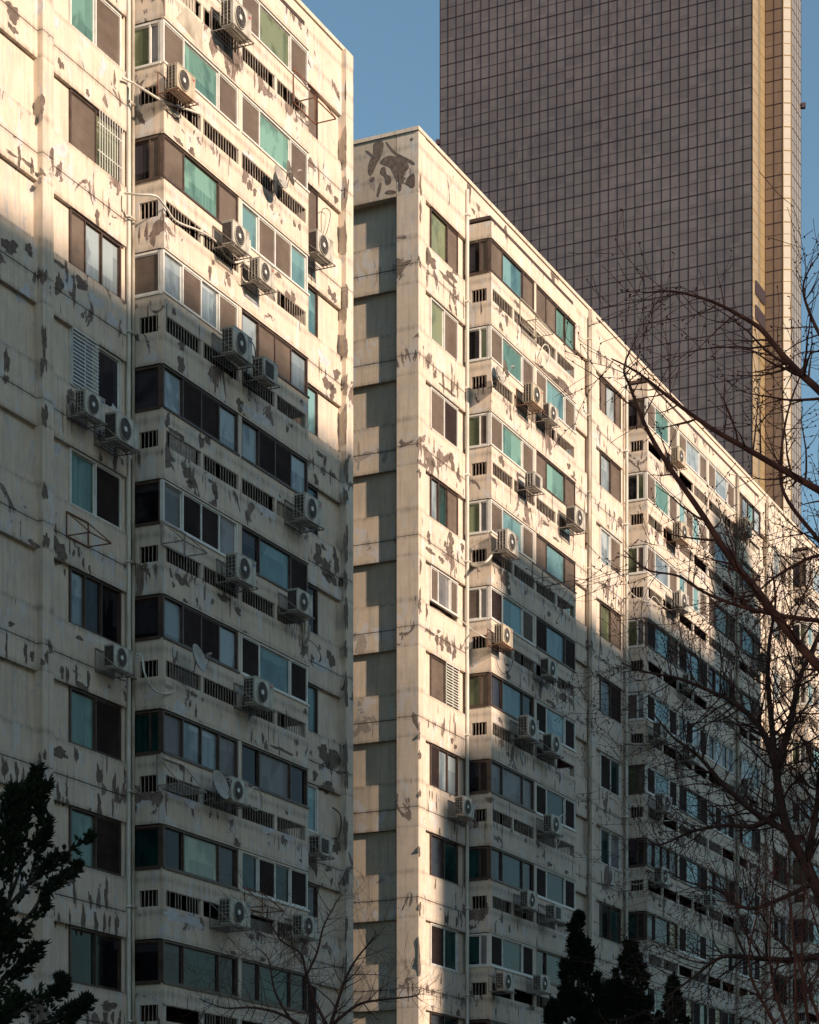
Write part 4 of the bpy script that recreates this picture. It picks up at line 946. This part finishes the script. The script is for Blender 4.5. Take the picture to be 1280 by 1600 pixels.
# T4: small bare tree at the foot of the near block
Y4 = 44; l = []
mb = MB(); limb(mb, rg, [(500,1680),(512,1620),(525,1575),(540,1530),(556,1500),(580,1470),(588,1455)], Y4, .045, .007, M_bark, 26, 1.2, 1, spur=False); l.append(mb)
mb = MB(); limb(mb, rg, [(515,1610),(490,1560),(478,1520),(470,1490),(440,1470),(420,1440),(405,1430)], Y4, .035, .006, M_bark, 30, 1.2, 2, spur=False); l.append(mb)
mb = MB(); limb(mb, rg, [(478,1525),(495,1490),(505,1450),(520,1420),(535,1395)], Y4, .03, .006, M_bark, 20, .8, 1, spur=False); l.append(mb)
mb = MB(); limb(mb, rg, [(520,1600),(560,1570),(600,1562),(650,1556),(655,1545)], Y4, .035, .006, M_bark, 22, 1.0, 1, spur=False); l.append(mb)
mb = MB(); limb(mb, rg, [(505,1630),(450,1590),(400,1575),(350,1575),(310,1560)], Y4, .04, .006, M_bark, 30, 1.2, 2, spur=False); l.append(mb)
mb = MB(); limb(mb, rg, [(505,1640),(460,1600),(430,1550),(420,1500),(400,1480)], Y4, .035, .006, M_bark, 26, 1.2, 2, spur=False); l.append(mb)
gtree('bare_tree', 'small bare tree with fine black twigs at the foot of the near block', 505, Y4, (500, 1680), l, M_bark, .14)

M_con = rough_mat('conifer_foliage', (.008, .014, .008), (.018, .030, .015), 3, .85, spec=.2)
M_conb = rough_mat('juniper_bark', (.010, .007, .006), (.022, .016, .013), 6, .9)
def conifer(label, base_px, Y, boughs, trunk_px, seed, dens=1.0, sz=1.0):
    """boughs: px paths with a pixel thickness; scale-like needle sprays cover each one"""
    rng = random.Random(seed); b = ray(base_px, HY, Y); off = Vector((b.x, b.y, 0))
    t = thing('juniper_tree', label, 'tree', (b.x, b.y, 0), 0, 'dark junipers')
    tr = MB(); tp = ray(trunk_px[0], trunk_px[1], Y); tr.tube([Vector((b.x, Y, -.05)) - off, Vector(((b.x + tp.x) / 2, Y, tp.z * .5)) - off, tp - off], [.16, .11, .03], M_conb, 8); tr.build('trunk', t, True)
    cr = MB(); ppm = F / Y; wd = MB()
    for path, th in boughs:
        pts = [ray(x, y, Y) - off for x, y in path]; ln = sum((pts[i + 1] - pts[i]).length for i in range(len(pts) - 1))
        q, rr = spline(pts, [1 - .75 * i / (len(pts) - 1) for i in range(len(pts))], 6)
        cr.tube(q, [.016 * x + .004 for x in rr], M_conb, 4, False)
        n = int(ln * 420 * dens * (th / 18)); R = th * .82 / ppm
        for _ in range(n):
            i = rng.randrange(len(q) - 1); d = (q[i + 1] - q[i]).normalized(); p = q[i] + (q[i + 1] - q[i]) * rng.random()
            s = Vector((rng.gauss(0, 1), rng.gauss(0, 1), rng.gauss(0, 1)));
            if noise.noise(p * 2.6 + s * .25) < -.10: continue
            s = s.normalized() * R * rr[i] * (rng.uniform(.1, 1.1) if rng.random() > .07 else rng.uniform(1.1, 1.6))
            c = p + s; g = (s.normalized() * .8 + d * .7 + Vector((rng.uniform(-.4, .4), rng.uniform(-.4, .4), rng.uniform(-.1, .6)))).normalized()
            L_ = rng.uniform(.03, .085) * sz; wv = g.orthogonal().normalized(); wv.rotate(__import__('mathutils').Quaternion(g, rng.uniform(0, 6.28)))
            for m_ in range(3):   # a spray of three scaly shoots
                gg = (g + wv * (m_ - 1) * .55).normalized(); o2 = gg.cross(g + Vector((.1, .2, .3))).normalized() * .008 * sz
                cr.poly([c - o2, c + gg * L_ * .5 - o2 * 1.4, c + gg * L_, c + gg * L_ * .5 + o2 * 1.4, c + o2], M_con)
    cr.build('crown', t)
bl = [([(-40,1620),(0,1500),(15,1400),(30,1290),(45,1230),(60,1200)], 34), ([(10,1420),(40,1340),(70,1300),(60,1250),(75,1225)], 22), ([(10,1420),(60,1365),(95,1340),(125,1318),(142,1305)], 22), ([(0,1480),(50,1425),(72,1390),(112,1365),(122,1348)], 20),
      ([(0,1420),(40,1390),(58,1330),(78,1300)], 26), ([(-30,1500),(20,1470),(50,1440),(70,1410)], 30), ([(-30,1560),(20,1520),(45,1500),(60,1475)], 26), ([(-30,1640),(30,1580),(70,1560),(95,1545),(98,1530)], 24),
      ([(0,1640),(60,1600),(100,1590),(125,1575),(138,1562)], 26), ([(-40,1400),(-10,1330),(10,1270),(20,1230)], 30), ([(-60,1560),(-20,1480),(0,1400)], 40), ([(-60,1640),(0,1590),(30,1560)], 40), ([(20,1640),(70,1625),(110,1600)], 26), ([(-30,1440),(0,1360),(20,1310)],36)]
conifer('black silhouetted juniper with upswept boughs at the lower left edge', -60, 22, bl, (-20, 1400), 3, .8, 1.15)
def spire(cx, top, wid, bot=1720, n=22, seed=1):
    rng = random.Random(seed); out = [([(cx, bot), (cx + 3, (top + bot) // 2), (cx - 2, top + 25), (cx, top)], 10)]
    m = int(n * 1.7)
    for i in range(m):
        f = (i + .5) / m; y = top + 16 + (bot - top) * f * .9; sgn = -1 if i % 2 else 1
        w = wid * (.10 + 1.3 * f) * rng.uniform(.55, 1.15); k = rng.uniform(14, 30)
        out.append(([(cx, y + 16), (cx + sgn * w * .6, y + 2), (cx + sgn * w, y - k)], 7 + 7 * min(1, f * 2)))
    return out
conifer('slim pointed juniper in front of the middle block, left of the pair at the bottom', 908, 46, spire(905, 1432, 52, 1760, 24, 4) , (905, 1440), 8, 1.5, 1.9)
conifer('broad bushy juniper at the bottom, right of the slim pointed one', 990, 45, spire(985, 1478, 66, 1760, 26, 9) + spire(950, 1540, 40, 1740, 12, 12), (985, 1490), 9, 1.5, 1.9)
conifer('low juniper tip behind the broad bushy one at the bottom', 1052, 52, spire(1052, 1530, 34, 1760, 18, 6), (1052, 1545), 10, 1.5, 1.9)
conifer('low bushy juniper on the ground between the two blocks at the bottom', 862, 48, spire(862, 1572, 34, 1760, 14, 16), (862, 1585), 12, 1.5, 1.9)
